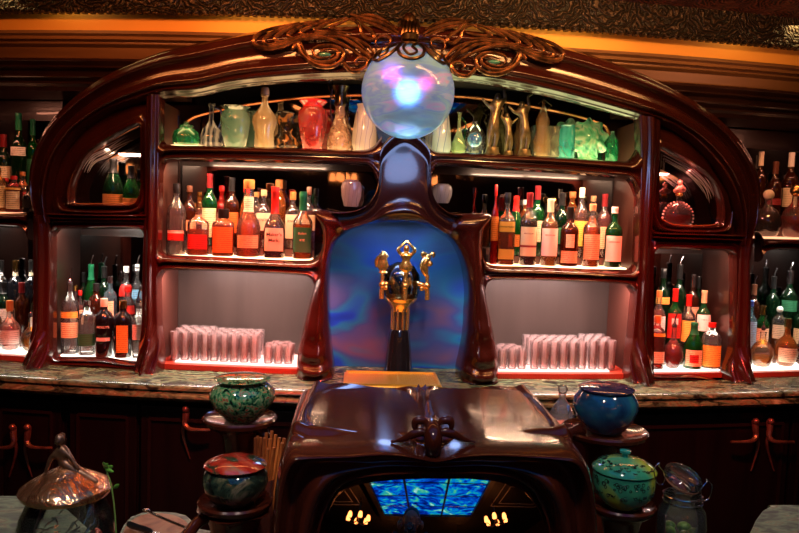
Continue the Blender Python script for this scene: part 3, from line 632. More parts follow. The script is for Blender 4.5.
# ================================================================== BOTTLES
G = {'clear': glass('clear_glass', (.93, .95, .95), .05, .02, (.9, .9, .9)), 'green': glass('green_glass', (.10, .45, .13), .25, .03, (.015, .22, .04)),
     'dkgreen': glass('dark_green_glass', (.05, .16, .06), .35, .03, (.01, .06, .02)), 'brown': glass('brown_glass', (.35, .14, .05), .35, .03, (.12, .03, .01)),
     'black': plain('black_glass', (.006, .006, .008), .07, 0, 1), 'blue': glass('pale_blue_glass', (.45, .75, .85), .2, .03, (.3, .6, .7)),
     'amber': glass('amber_glass', (.85, .42, .12), .3, .03, (.8, .25, .04)), 'red': glass('red_glass', (.75, .06, .04), .4, .03, (.6, .02, .01))}
LQ = {'amber': glass('amber_spirit', (.85, .36, .08), .32, .1, (.50, .13, .018)), 'gold': glass('golden_spirit', (.93, .60, .22), .3, .1, (.65, .32, .07)), 'red': glass('red_spirit', (.7, .06, .03), .42, .1, (.42, .02, .01)),
      'dark': glass('dark_spirit', (.28, .07, .02), .4, .1, (.13, .02, .008)), 'clear': glass('clear_spirit', (.92, .94, .95), .06, .05, (.9, .9, .9)), 'green': glass('green_spirit', (.2, .6, .1), .4, .1, (.1, .5, .05)), 'orange': glass('orange_spirit', (.92, .42, .09), .36, .1, (.60, .18, .02)), 'pink': glass('rose_spirit', (.9, .5, .4), .3, .1, (.8, .3, .25))}
def printed(name, col):
    """paper label with rows of fine unreadable print and a thin border tone"""
    m, n, out = nt(name); mp = coord(n, (260, 260, 90))
    nz = N(n, 'ShaderNodeTexNoise'); nz.inputs['Scale'].default_value = 1.0; nz.inputs['Detail'].default_value = 2; n.links.new(mp.outputs[0], nz.inputs[0])
    mp2 = coord(n, (1, 1, 1)); wv = N(n, 'ShaderNodeTexWave', bands_direction='Z'); wv.inputs['Scale'].default_value = 38; n.links.new(mp2.outputs[0], wv.inputs[0])
    ml = N(n, 'ShaderNodeMath', operation='MULTIPLY'); n.links.new(nz.outputs[0], ml.inputs[0]); n.links.new(wv.outputs[1], ml.inputs[1])
    r = ramp(n, ml.outputs[0], [(.36, col), (.44, tuple(c*.38 for c in col))])
    b = N(n, 'ShaderNodeBsdfPrincipled'); b.inputs['Roughness'].default_value = .5; n.links.new(r.outputs[0], b.inputs['Base Color']); n.links.new(b.outputs[0], out.inputs[0]); return m
LB = {k: plain('label_'+k, v, .55) for k, v in dict(cream=(.78, .66, .45), white=(.82, .78, .72), red=(.48, .022, .015), orange=(.70, .19, .03), tan=(.72, .42, .20), green=(.03, .20, .09), yellow=(.85, .60, .10), black=(.01, .01, .012), blue=(.25, .5, .75), gold=(.8, .45, .08), peach=(.70, .44, .25), paleyellow=(.85, .78, .45), wine=(.25, .02, .02), silver=(.6, .6, .6)).items()}
LP = {k: printed('printed_label_'+k, tuple(v.node_tree.nodes['Principled BSDF'].inputs[0].default_value)[:3]) for k, v in LB.items()}
CP = {k: plain('cap_'+k, v[0], v[1], v[2]) for k, v in dict(black=((.01, .01, .01), .3, 0), white=((.8, .78, .74), .4, 0), red=((.42, .014, .010), .25, 0), gold=((.9, .55, .15), .2, 1), cork=((.55, .32, .15), .7, 0), orange=((.50, .17, .04), .4, 0), green=((.012, .15, .06), .3, 0), wine=((.16, .01, .012), .3, 0), cream=((.75, .65, .48), .5, 0), silver=((.65, .65, .68), .2, 1), brown=((.12, .04, .02), .4, 0), blue=((.05, .12, .45), .3, 0)).items()}
def prof_of(kind):
    """(radius/body radius, z/height) up to the mouth, section exponent, top of straight body, height where the cap starts"""
    P = {'whisky': ([(.9, 0), (1, .012), (1, .58), (.97, .62), (.80, .68), (.48, .73), (.34, .77), (.32, .90), (.36, .915), (.34, .94)], 2.2, .58, .86),
         'square': ([(.9, 0), (1, .012), (1, .60), (.96, .64), (.70, .68), (.40, .72), (.32, .76), (.31, .90), (.36, .915), (.34, .94)], 5, .60, .86),
         'wine': ([(.9, 0), (1, .012), (1, .56), (.98, .61), (.85, .66), (.52, .71), (.36, .75), (.34, .95), (.37, .96), (.36, .985)], 2, .56, .80),
         'champ': ([(.92, 0), (1, .015), (1, .42), (.94, .52), (.75, .62), (.50, .72), (.36, .80), (.33, .93), (.38, .94), (.36, .97)], 2, .40, .74),
         'gin': ([(.9, 0), (1, .015), (1, .62), (.98, .68), (.80, .745), (.45, .79), (.36, .82), (.36, .90), (.38, .92), (.36, .94)], 2.4, .62, .86),
         'taper': ([(.85, 0), (1, .015), (1, .38), (.88, .46), (.55, .55), (.42, .62), (.45, .72), (.42, .80), (.34, .90), (.36, .94)], 2.5, .36, .88),
         'maker': ([(.92, 0), (1, .015), (1.0, .40), (.90, .48), (.55, .56), (.36, .63), (.33, .72), (.33, .90), (.37, .915), (.35, .95)], 3.4, .40, .62),
         'rye': ([(.9, 0), (1, .015), (1, .50), (.95, .57), (.70, .63), (.42, .67), (.34, .70), (.33, .90), (.38, .915), (.36, .95)], 3.5, .50, .72),
         'squat': ([(.9, 0), (1, .02), (1, .66), (.96, .71), (.6, .76), (.42, .79), (.40, .86), (.44, .87), (.42, .89)], 6, .66, .80),
         'flask': ([(.45, 0), (.62, .02), (.88, .12), (1, .25), (.98, .36), (.80, .48), (.45, .57), (.27, .64), (.22, .72), (.22, .90), (.27, .92), (.25, .95)], 2, .34, .86),
         'round': ([(.5, 0), (.70, .02), (.92, .14), (1, .30), (.93, .44), (.68, .55), (.36, .62), (.26, .68), (.24, .80), (.30, .82), (.28, .84)], 2, .34, .78),
         'pot': ([(.8, 0), (1, .03), (1, .55), (.9, .68), (.6, .76), (.4, .82), (.4, .9), (.46, .92), (.44, .94)], 2.6, .5, .86)}
    return P[kind]
def sect(a, n): return (abs(math.cos(a))**n+abs(math.sin(a))**n)**(-1/n)
def rad_at(P, z):
    for i in range(len(P)-1):
        if P[i][1] <= z <= P[i+1][1]: u = (z-P[i][1])/max(P[i+1][1]-P[i][1], 1e-6); return P[i][0]+(P[i+1][0]-P[i][0])*u
    return P[-1][0]
def make_bottle(name, label, loc, h, r, kind, gl, lq, fill, labels, cap, text=None, group=None, pourer=False, rz=0, flat=1.0, cat='bottle', detail=True):
    P, n, zb, zc = prof_of(kind); t = thing(name, label, cat, loc, rz, group)
    def wob(a, f, P=P):
        i = f*(len(P)-1); z = P[int(round(i))][1]
        k = max(0, min(1, (zb+.08-z)/.1)); nn = 2+(n-2)*k; return sect(a, nn)*(1 if nn > 2.01 else 1)
    seg = 24 if detail else 14
    PP = [(a*r, b*h) for a, b in P]
    def put2(q): q.parent = t; return q
    put2(MB().lathe(PP, seg, sy=flat, wob=wob).build('glass_body', G[gl], ang=50))
    if lq and gl != 'black':
        q = [(a, b) for a, b in P if b < fill]+[(rad_at(P, fill), fill)]
        q = [(max(a*r-.0022, .003), b*h+(.004 if i == 0 else 0)) for i, (a, b) in enumerate(q)]
        def wob2(a, f): i = int(round(f*(len(q)-1))); z = q[i][1]/h; k = max(0, min(1, (zb+.08-z)/.1)); return sect(a, 2+(n-2)*k)
        put2(MB().lathe(q, seg, sy=flat, wob=wob2).build('liquid', LQ[lq], ang=50))
    for (z0, z1, colr, ha) in labels:
        rows = []; 
        for j in range(5):
            z = z0+(z1-z0)*j/4; rr = rad_at(P, z)*r+.0012; k = max(0, min(1, (zb+.08-z)/.1)); row = []
            for i in range(13):
                a = -math.pi/2+R(ha)*(i/6-1); s_ = sect(a, 2+(n-2)*k); row.append((rr*s_*math.cos(a), rr*s_*math.sin(a)*flat, z*h))
            rows.append(row)
        inner = [[(x*.97, y*.97+ (0), z) for x, y, z in row] for row in rows]
        m = MB(); m.grid(rows); o = put2(m.build('label', LB[colr] if text else LP[colr], ang=60))
    if cap:
        c0 = zc*h; rr = rad_at(P, zc)*r
        if cap[0] == 'ball': put2(MB().ball((0, 0, h*(.5+zc/2)), (1-zc)*h*.52, 12).build('stopper', CP[cap[1]]))
        elif cap[0] == 'drum': put2(MB().lathe([(rr*1.2, c0), (rr*1.25, c0+.002), (rr*1.25, h*.995), (rr*1.1, h)], 14).build('stopper', CP[cap[1]], ang=50))
        else:
            neck = cap[0] == 'foil'
            z0 = c0 if neck else h*.895
            pr = [(rad_at(P, max(z0/h, 0))*r+.0015, z0)]+[(a*r+.0015, b*h) for a, b in P if b*h > z0+.002]
            pr += [(pr[-1][0], h*.995), (pr[-1][0]*.85, h)]
            put2(MB().lathe(pr, 14).build('cap' if not neck else 'neck_foil', CP[cap[1]], ang=50))
    if pourer:
        m = MB(); z = h*.95; m.lathe([(.009, z-.012), (.010, z), (.006, z+.006), (.004, z+.012)], 10); m.tube([(0, 0, z+.008), (.002, 0, z+.03), (.010, 0, z+.055)], [.0035, .003, .0025], 8)
        put2(m.build('pour_spout', STEEL if pourer != 'black' else BLACKM))
    if text:
        for (tx, zc_, sz, colr) in text:
            rr = rad_at(P, zc_)*r+.0022; k = max(0, min(1, (zb+.08-zc_)/.1))
            def place(x, y, rr=rr, k=k, zc_=zc_):
                a = -math.pi/2+x/rr; s_ = sect(a, 2+(n-2)*k); return Vector((rr*s_*math.cos(a), rr*s_*math.sin(a)*flat-.0004, zc_*h+y))
            text_mesh('label_print', tx, sz, LB[colr], t, place, maxw=r*1.7)
    return t
PLACED = {}
def fit(key, px, yo, z, r, corner=1.0, lo=.82):
    """find room on the shelf: shift a little in depth, then slim down"""
    best = None; L_ = PLACED.setdefault(key, [])
    for f_ in (1, .96, .92, .88, .84, .80, .76, .72, .68, .64, .6, .55):
        for dy in (0, .006, -.006, .012, -.012, .018, .024, .03)+((.045, .06, .08, .1) if key == 'top' else ()):
            y = yo+dy
            if yo < .14 and (y-r*f_*corner < .048 or (key in ('mid', 'low') and y+r*f_*corner > .157)): continue
            if yo >= .14 and key in ('mid', 'low') and yo < .226 and y-r*f_*corner < .159: continue
            if key in ('mid', 'low') and .14 <= yo < .226 and y+r*f_*corner > .2285: continue
            if key in ('mid', 'low') and yo >= .226 and y-r*f_*corner < .2305: continue
            if y+r*f_*corner > (.322 if key != 'side' else .352): continue
            p = on_shelf(px, y, z)
            if key == 'low' and abs(p.x) < 1.5: p.x = max(-1.436+r*f_*corner, min(1.436-r*f_*corner, p.x))
            if all((p.x-q[0])**2+(p.y-q[1])**2 > (r*f_*corner+q[2]+.0012)**2 for q in L_): best = (p, r*f_); break
        if best: break
    if best is None: best = (on_shelf(px, yo, z), r*.55); print('NOFIT', key, px, yo)
    L_.append((best[0].x, best[0].y, best[1]*corner)); return best
SHZ = {'mid': ZMID, 'low': ZL, 'win': ZW+.002, 'side': ZW-.005}
def bottle(shelf, px, top, w, yo, kind, gl, lq, fill, labels, cap, desc, text=None, group=None, **kw):
    z = SHZ[shelf]
    if shelf == 'mid' and yo > .14: z += .035 if yo < .226 else .06
    if shelf == 'low' and yo > .14: z += ZR1 if yo < .226 else ZR2
    if shelf == 'side' and yo > .2: z = ZW+.054
    p = on_shelf(px, yo, z+.0012); sc = depth(p)/F; r = w*.5*sc
    p, r = fit(shelf, px, yo, z+.0012, r, 1.13 if kind in ('square', 'squat', 'maker', 'rye') else 1.03)
    base = proj(p)[1]; sc = depth(p)/F; h = (base-top)*sc
    if kind in ('square', 'squat', 'maker', 'rye'): r *= .97
    toc = math.atan2(CAM.x-p.x, -(CAM.y-p.y))
    return make_bottle('bottle', desc, p, h, r, kind, gl, lq, fill, labels, cap, text, group, rz=toc*.6, detail=w > 14, **kw)
g1 = 'whiskey bottles on the left middle shelf'
T = [('Maker\'s', .33, .019, 'black'), ('Mark.', .25, .019, 'black')]
bottle('mid', 176, 184, 19, .098, 'whisky', 'clear', 'clear', .55, [(.20, .30, 'red', 50), (.30, .34, 'white', 50)], ('foil', 'black'), 'clear spirit bottle with black neck and small red label, leftmost on its shelf', group=g1)
bottle('mid', 198, 203, 23, .098, 'square', 'clear', 'amber', .50, [(.12, .40, 'red', 46)], ('cap', 'gold'), 'square clear bottle half full of amber spirit with a wide bright red label', group=g1)
bottle('mid', 223, 209, 25, .098, 'squat', 'clear', 'amber', .66, [(.08, .62, 'orange', 44)], ('drum', 'black'), 'flat-shouldered rectangular whiskey bottle with tall orange label and black round stopper', group=g1)
bottle('mid', 248, 180, 25, .098, 'taper', 'clear', 'orange', .56, [(.12, .283, 'tan', 50), (.58, .78, 'cream', 60)], ('drum', 'orange'), 'tall long-necked whiskey bottle with cork, round neck emblem and tan band low on amber body', group=g1)
bottle('mid', 274, 187, 25, .098, 'maker', 'clear', 'dark', .52, [(.10, .42, 'cream', 46)], ('foil', 'red'), 'squarish whisky bottle with dripping red wax neck and cream label', T, group=g1)
bottle('mid', 302, 192, 20, .098, 'rye', 'clear', 'orange', .52, [(.10, .47, 'green', 48)], ('foil', 'green'), 'rye whiskey bottle with green label and green neck', [('Bulleit', .38, .013, 'cream'), ('RYE', .28, .012, 'cream')], group=g1)
for a in [
 (189, 186, 17, .193, 'whisky', 'brown', 'amber', .6, [(.25, .42, 'tan', 60)], ('cap', 'brown'), 'brown whiskey bottle with tan label behind the first clear bottle'),
 (209, 174, 20, .193, 'wine', 'green', 'dark', .6, [(.12, .52, 'paleyellow', 60)], ('foil', 'wine'), 'tall green glass bottle with pale yellow label behind the square red-labelled bottle'),
 (231, 178, 19, .193, 'wine', 'brown', 'red', .6, [(.2, .5, 'orange', 60)], ('foil', 'black'), 'dark slender bottle with orange label behind the black-stoppered bottle'),
 (246, 187, 17, .193, 'pot', 'amber', 'orange', .7, [(.2, .45, 'peach', 60)], ('cap', 'red'), 'short amber bottle with peach label half hidden behind the tall cork-stoppered bottle'),
 (263, 190, 19, .193, 'whisky', 'clear', 'red', .60, [(.30, .60, 'cream', 60)], ('cap', 'cork'), 'amber whiskey bottle with block lettering left of the red wax neck', [('KNOB', .48, .015, 'black')]),
 (292, 192, 21, .193, 'whisky', 'clear', 'orange', .60, [(.18, .60, 'cream', 60)], ('drum', 'orange'), 'amber whiskey bottle with cream block-lettered label between red wax and green labels', [('KNOB', .48, .015, 'black')]),
 (308, 187, 15, .193, 'square', 'clear', 'red', .62, [(.30, .55, 'peach', 50)], ('drum', 'brown'), 'square red-brown bottle with brown stopper peeping over the green-labelled rye'),
 (199, 192, 14, .28, 'whisky', 'amber', 'amber', .7, [(.3, .5, 'tan', 60)], ('cap', 'gold'), 'amber bottle in the rear row between the brown and green bottles'),
 (221, 186, 15, .28, 'whisky', 'red', 'red', .7, [(.3, .5, 'white', 60)], ('cap', 'red'), 'red bottle in the rear row beside the tall green bottle'),
 (255, 192, 14, .28, 'pot', 'clear', 'amber', .7, [(.3, .55, 'cream', 60)], ('cap', 'orange'), 'small amber bottle in the rear row right of the tall cork-stoppered bottle'),
 (278, 180, 15, .28, 'pot', 'amber', 'amber', .7, [], ('drum', 'orange'), 'rear amber bottle with wide orange stopper showing above the red wax neck'),
 (303, 198, 14, .28, 'pot', 'clear', 'clear', .7, [], ('cap', 'silver'), 'clear bottle in the rear row behind the green-labelled rye')]:
    bottle('mid', *a[:11], text=a[11] if len(a) > 11 else None, group=g1)
g2 = 'whisky bottles on the right middle shelf'
bottle('mid', 505, 193, 17, .098, 'square', 'clear', 'amber', .62, [(.08, .22, 'gold', 46), (.46, .60, 'gold', 46)], ('foil', 'black'), 'square whisky bottle with slanted gold label, leftmost front bottle of the right middle shelf', [('Johnnie Walker', .53, .009, 'black')], group=g2)
bottle('mid', 527, 193, 17, .098, 'wine', 'clear', 'dark', .62, [(.13, .25, 'cream', 62), (.25, .28, 'wine', 62), (.28, .53, 'cream', 62)], ('foil', 'wine'), 'slim whisky bottle with cream label crossed by a dark red band', [('MACALLAN', .44, .008, 'wine')], group=g2)
bottle('mid', 548, 199, 17, .098, 'wine', 'clear', 'gold', .70, [(.15, .56, 'white', 62)], ('foil', 'cream'), 'slim whisky bottle with plain off-white label and pale amber neck', [('MACALLAN', .46, .008, 'wine')], group=g2)
bottle('mid', 568, 207, 18, .098, 'wine', 'brown', 'amber', .60, [(.06, .26, 'peach', 60), (.32, .54, 'cream', 26)], ('foil', 'black'), 'dark amber whisky bottle with oval label above a peach base label', group=g2)
bottle('mid', 590, 204, 17, .098, 'wine', 'clear', 'orange', .64, [(.12, .52, 'peach', 60)], ('cap', 'cork'), 'amber whisky bottle with big peach label left of the green white-capped bottle', group=g2)
bottle('mid', 612, 207, 17, .098, 'wine', 'green', 'dark', .55, [(.10, .52, 'white', 60)], ('cap', 'white'), 'green glass whisky bottle with white label and white cap, rightmost on the shelf', [('LAPHROAIG', .42, .009, 'black')], group=g2)
for a in [
 (493, 185, 14, .098, 'whisky', 'red', 'red', .7, [(.3, .6, 'orange', 60)], ('foil', 'red'), 'dark red bottle squeezed behind the tip of the right horn'),
 (514, 196, 15, .193, 'champ', 'green', 'green', .6, [(.15, .35, 'orange', 60)], ('foil', 'red'), 'yellow-green bottle with orange label between the gold and cream labels'),
 (535, 186, 18, .193, 'wine', 'green', 'dark', .6, [(.2, .5, 'cream', 60)], ('foil', 'wine'), 'tall green bottle behind the two cream-labelled whiskies'),
 (551, 197, 19, .28, 'flask', 'clear', 'gold', .5, [], ('ball', 'gold'), 'wide glowing decanter with gold ball stopper in the rear row'),
 (560, 193, 16, .193, 'wine', 'dkgreen', 'dark', .6, [(.2, .45, 'green', 60)], ('foil', 'black'), 'dark green slender bottle behind the oval-labelled whisky'),
 (579, 188, 18, .193, 'whisky', 'clear', 'amber', .68, [(.16, .52, 'yellow', 60)], ('foil', 'cream'), 'amber bottle with cream neck and yellow label in the second row'),
 (602, 194, 17, .193, 'wine', 'clear', 'red', .66, [(.14, .48, 'peach', 60)], ('foil', 'wine'), 'red liqueur bottle with dark neck behind the green white-capped bottle'),
 (524, 200, 13, .28, 'pot', 'amber', 'amber', .7, [], ('cap', 'white'), 'small amber bottle in the rear row with a white cap'),
 (570, 192, 14, .28, 'pot', 'amber', 'orange', .7, [], ('cap', 'orange'), 'orange bottle in the rear row beside the glowing decanter'),
 (591, 196, 14, .28, 'whisky', 'clear', 'gold', .6, [(.3, .5, 'cream', 60)], ('cap', 'cork'), 'pale gold bottle with cork in the rear row')]:
    bottle('mid', *a[:11], group=g2)
g3 = 'bottles in the left lower compartment'
bottle('low', 104, 298, 18, .075, 'gin', 'black', None, 0, [(.28, .34, 'silver', 40)], ('foil', 'cream'), 'black gin bottle with white lettering and cream neck on the left lower shelf', [('MOLLY\'S', .52, .013, 'white')], group=g3)
bottle('low', 123, 300, 18, .075, 'gin', 'black', None, 0, [(.10, .58, 'gold', 34)], ('foil', 'gold'), 'black bottle with tall arched gold label and gold neck', group=g3)
for a in [
 (70, 277, 17, .098, 'whisky', 'clear', 'clear', .45, [(.22, .42, 'paleyellow', 60), (.48, .56, 'yellow', 60)], None, 'clear bottle with two pale yellow labels and steel pourer', True),
 (87, 300, 17, .098, 'gin', 'clear', 'clear', .6, [(.18, .40, 'green', 60)], ('cap', 'silver'), 'clear bottle with dark green label left of the black gin bottle', False),
 (138, 296, 15, .098, 'square', 'clear', 'clear', .6, [(.30, .55, 'white', 50)], None, 'clear square bottle with white label and pourer against the right post', True),
 (62, 285, 10, .193, 'wine', 'clear', 'gold', .5, [(.2, .5, 'cream', 60)], ('cap', 'gold'), 'slim pale bottle with cream label by the left post', False),
 (80, 290, 12, .193, 'pot', 'clear', 'pink', .7, [(.3, .6, 'peach', 60)], ('cap', 'red'), 'stubby rose bottle with red cap in the second row', False),
 (96, 283, 16, .193, 'gin', 'brown', 'dark', .7, [], ('foil', 'black'), 'dark brown bottle behind the black gin bottle', False),
 (110, 276, 18, .193, 'gin', 'blue', 'clear', .7, [(.35, .62, 'paleyellow', 34)], ('cap', 'silver'), 'pale blue gin bottle with oval emblem', False),
 (128, 286, 16, .193, 'pot', 'clear', 'red', .5, [(.5, .66, 'red', 60)], ('cap', 'red'), 'clear bottle with red liquor behind the gold-labelled bottle', False),
 (142, 285, 13, .193, 'square', 'clear', 'pink', .7, [(.2, .6, 'white', 50)], ('cap', 'silver'), 'pinkish bottle with white label close to the right post', False),
 (91, 264, 14, .283, 'champ', 'green', 'green', .7, [(.2, .4, 'green', 60)], ('foil', 'green'), 'green bottle in the rear row with steel pourer', True),
 (104, 266, 13, .283, 'wine', 'dkgreen', 'dark', .7, [], ('foil', 'black'), 'dark green bottle in the rear row beside the blue gin', 'black'),
 (76, 272, 14, .283, 'wine', 'dkgreen', 'dark', .7, [], ('foil', 'black'), 'dark bottle in the rear row above the yellow labels', False),
 (126, 266, 14, .283, 'whisky', 'clear', 'clear', .7, [(.5, .7, 'red', 60)], ('cap', 'white'), 'clear vodka bottle with red label in the rear row', False),
 (137, 264, 13, .283, 'whisky', 'clear', 'clear', .7, [(.45, .6, 'blue', 60)], ('cap', 'white'), 'clear vodka bottle with blue label in the rear row', True)]:
    bottle('low', *a[:10], desc=a[10], group=g3, pourer=a[11])
g4 = 'bottles on the lower shelf of the left side cabinet'
for a in [
 (10, 300, 22, .098, 'round', 'clear', 'pink', .5, [(.14, .42, 'white', 60)], ('foil', 'orange'), 'round clear bottle with orange neck and white label', False),
 (31, 312, 20, .098, 'flask', 'clear', 'gold', .36, [], None, 'squat round decanter with steel pourer next to the left post', True),
 (-8, 300, 18, .098, 'wine', 'clear', 'gold', .6, [(.2, .5, 'white', 60)], ('cap', 'gold'), 'pale bottle cut by the left edge of the photo', False),
 (4, 282, 16, .193, 'wine', 'dkgreen', 'dark', .7, [(.20, .50, 'white', 60), (.78, .88, 'silver', 80)], ('foil', 'black'), 'dark wine bottle with white label at the left edge', False),
 (22, 282, 16, .193, 'wine', 'brown', 'dark', .7, [], ('foil', 'wine'), 'dark brown bottle with rounded shoulders behind the orange-necked one', False),
 (38, 286, 15, .193, 'wine', 'dkgreen', 'dark', .7, [(.18, .45, 'white', 60)], ('foil', 'wine'), 'dark wine bottle with white label beside the post', False),
 (1, 260, 15, .283, 'wine', 'black', None, .7, [(.74, .84, 'silver', 60)], ('foil', 'black'), 'black wine bottle in the rear row, first from the left', False),
 (16, 260, 15, .283, 'wine', 'black', None, .7, [(.74, .86, 'cream', 60)], ('foil', 'gold'), 'black wine bottle in the rear row with gold capsule', False),
 (32, 260, 15, .283, 'wine', 'black', None, .7, [(.74, .84, 'cream', 60)], ('foil', 'black'), 'black wine bottle in the rear row, nearest the post', False)]:
    bottle('low', *a[:10], desc=a[10], group=g4, pourer=a[11])
g5 = 'bottles in the right lower compartment'
for a in [
 (655, 315, 16, .098, 'gin', 'clear', 'red', .7, [(.12, .34, 'cream', 60), (.62, .68, 'gold', 60)], ('foil', 'orange'), 'red aperitif bottle with cream base label against the left post', None, False),
 (672, 322, 20, .098, 'flask', 'clear', 'red', .5, [], None, 'squat red flask with a black pourer', None, 'black'),
 (692, 322, 19, .098, 'champ', 'green', 'green', .6, [(.07, .42, 'paleyellow', 52), (.14, .32, 'red', 26)], ('foil', 'green'), 'green bottle with red apple on its pale label', None, False),
 (712, 322, 19, .098, 'gin', 'clear', 'clear', .6, [(.05, .52, 'yellow', 56)], ('cap', 'red'), 'clear tequila bottle with tall yellow label and red cap', None, False),
 (672, 288, 15, .193, 'wine', 'green', 'dark', .7, [(.24, .62, 'red', 60), (.45, .55, 'white', 25)], ('foil', 'red'), 'vermouth bottle with red cap and red label', None, False),
 (686, 294, 17, .193, 'wine', 'clear', 'dark', .6, [(.20, .56, 'yellow', 56)], ('foil', 'red'), 'dark liqueur bottle with red cap and yellow label', None, False),
 (701, 290, 15, .193, 'wine', 'green', 'dark', .6, [(.36, .62, 'white', 60)], ('foil', 'cork'), 'slim bottle with white label and cork-coloured neck', [('CAMPARI', .54, .006, 'black')], False),
 (656, 290, 14, .193, 'whisky', 'clear', 'orange', .7, [(.3, .6, 'white', 60)], ('cap', 'orange'), 'orange liqueur bottle with white label by the left post', None, False),
 (660, 268, 14, .283, 'whisky', 'dkgreen', 'dark', .7, [(.5, .6, 'gold', 60)], ('foil', 'black'), 'dark bottle with gold band in the rear row', None, False),
 (676, 264, 14, .283, 'wine', 'dkgreen', 'dark', .7, [], ('foil', 'black'), 'black-green bottle with steel pourer in the rear row', None, True),
 (690, 274, 13, .283, 'wine', 'brown', 'dark', .7, [(.3, .5, 'peach', 60)], ('foil', 'silver'), 'brown bottle with silver capsule in the rear row', None, False),
 (702, 276, 11, .283, 'wine', 'dkgreen', 'dark', .7, [], ('foil', 'black'), 'plain dark bottle in the rear row, last on the right', None, False)]:
    bottle('low', *a[:10], desc=a[10], group=g5, text=a[11], pourer=a[12])
g6 = 'bottles on the lower shelf of the right side cabinet'
for a in [
 (761, 325, 24, .098, 'round', 'clear', 'gold', .26, [], None, 'round clear decanter with a little gold liquor and black pourer', 'black'),
 (785, 318, 22, .098, 'round', 'amber', 'dark', .5, [(.10, .40, 'cream', 50)], ('foil', 'gold'), 'squat brown cognac bottle with gold neck and cream label', False),
 (807, 330, 18, .098, 'gin', 'clear', 'red', .7, [(.1, .4, 'white', 60)], ('cap', 'red'), 'red bottle cut by the right edge of the photo', False),
 (748, 300, 13, .193, 'wine', 'blue', 'clear', .6, [(.1, .6, 'blue', 60)], ('cap', 'blue'), 'pale blue labelled bottle beside the right post', False),
 (760, 305, 16, .193, 'wine', 'green', 'gold', .6, [(.12, .52, 'cream', 60)], ('foil', 'gold'), 'wine bottle with plain cream label behind the clear decanter', False),
 (777, 306, 17, .193, 'gin', 'clear', 'gold', .6, [(.3, .6, 'cream', 60)], ('ball', 'white'), 'bottle with white ball stopper and cream label', False),
 (798, 300, 16, .193, 'wine', 'dkgreen', 'dark', .7, [(.15, .45, 'peach', 60)], ('foil', 'black'), 'dark bottle with peach label at the right edge', False),
 (751, 284, 13, .283, 'wine', 'brown', 'dark', .7, [], ('foil', 'brown'), 'brown bottle in the rear row nearest the post', True),
 (770, 276, 13, .283, 'wine', 'dkgreen', 'dark', .7, [], ('foil', 'black'), 'dark bottle with black pourer in the rear row', 'black'),
 (786, 270, 16, .283, 'wine', 'dkgreen', 'dark', .7, [(.4, .56, 'green', 60)], ('foil', 'silver'), 'tall dark bottle with silver capsule and green seal', True),
 (799, 290, 13, .283, 'wine', 'dkgreen', 'dark', .7, [], ('foil', 'black'), 'dark bottle in the rear row cut by the right edge', False)]:
    bottle('low', *a[:10], desc=a[10], group=g6, pourer=a[11])
g7 = 'bottles on the upper shelf of the left side cabinet'
for a in [
 (14, 176, 16, .098, 'gin', 'clear', 'red', .66, [(.10, .58, 'cream', 44), (.62, .68, 'gold', 60)], ('cap', 'red'), 'red liqueur bottle with ornate cream label on the upper left shelf', None, False),
 (-2, 168, 16, .098, 'gin', 'clear', 'gold', .7, [(.1, .6, 'paleyellow', 60)], ('cap', 'gold'), 'yellow liqueur bottle at the very left edge', None, False),
 (29, 186, 12, .098, 'wine', 'black', None, .6, [(.2, .5, 'black', 60)], ('foil', 'black'), 'small black bottle beside the arch', None, False),
 (6, 178, 14, .155, 'whisky', 'clear', 'red', .7, [(.3, .5, 'orange', 60)], ('cap', 'red'), 'red bottle between the yellow and ornate-labelled ones', None, False),
 (23, 172, 14, .155, 'whisky', 'clear', 'orange', .7, [(.3, .5, 'red', 60)], ('cap', 'orange'), 'orange-red bottle behind the small black bottle', None, False),
 (19, 114, 15, .25, 'wine', 'dkgreen', 'green', .6, [(.5, .6, 'white', 60)], ('foil', 'green'), 'tall dark green bottle with bright green neck', None, False),
 (33, 120, 13, .29, 'wine', 'green', 'green', .7, [(.15, .5, 'green', 40)], ('foil', 'green'), 'bright green bottle close to the arch', None, False),
 (4, 135, 15, .245, 'wine', 'dkgreen', 'dark', .6, [(.3, .5, 'cream', 60)], ('foil', 'wine'), 'dark bottle with cream label near the left edge', None, False)]:
    bottle('side', *a[:10], desc=a[10], group=g7, text=a[11], pourer=a[12])
g8 = 'bottles on the upper shelf of the right side cabinet'
for a in [
 (766, 190, 27, .098, 'round', 'clear', 'dark', .48, [], ('ball', 'cream'), 'round cognac decanter with dark liquor and gold foot beside the arch', False),
 (793, 185, 26, .098, 'round', 'clear', 'red', .40, [], ('ball', 'gold'), 'round decanter with red liquor at the right edge', False),
 (757, 152, 12, .283, 'wine', 'brown', 'dark', .7, [], ('foil', 'cream'), 'dark bottle with cream capsule showing beside the arch', False),
 (772, 162, 14, .25, 'wine', 'brown', 'dark', .7, [(.3, .4, 'wine', 60)], ('foil', 'brown'), 'brown bottle behind the dark cognac decanter', False),
 (787, 153, 15, .25, 'wine', 'brown', 'dark', .7, [(.24, .50, 'cream', 60)], ('foil', 'white'), 'tall brown bottle with cream label and white capsule', False),
 (800, 172, 14, .25, 'wine', 'amber', 'amber', .7, [], ('foil', 'gold'), 'amber bottle cut by the right edge on the upper shelf', False)]:
    bottle('side', *a[:10], desc=a[10], group=g8, pourer=a[11])
bottle('win', 113, 159, 20, .098, 'champ', 'dkgreen', 'dark', .5, [(.04, .36, 'orange', 66)], ('foil', 'black'), 'dark green champagne bottle with big orange label behind the left wing window', group='champagne bottles in the left wing window')
bottle('win', 131, 166, 16, .098, 'champ', 'green', 'green', .4, [(.02, .34, 'orange', 70)], ('foil', 'black'), 'smaller green champagne bottle with orange label by the inner post', group='champagne bottles in the left wing window')
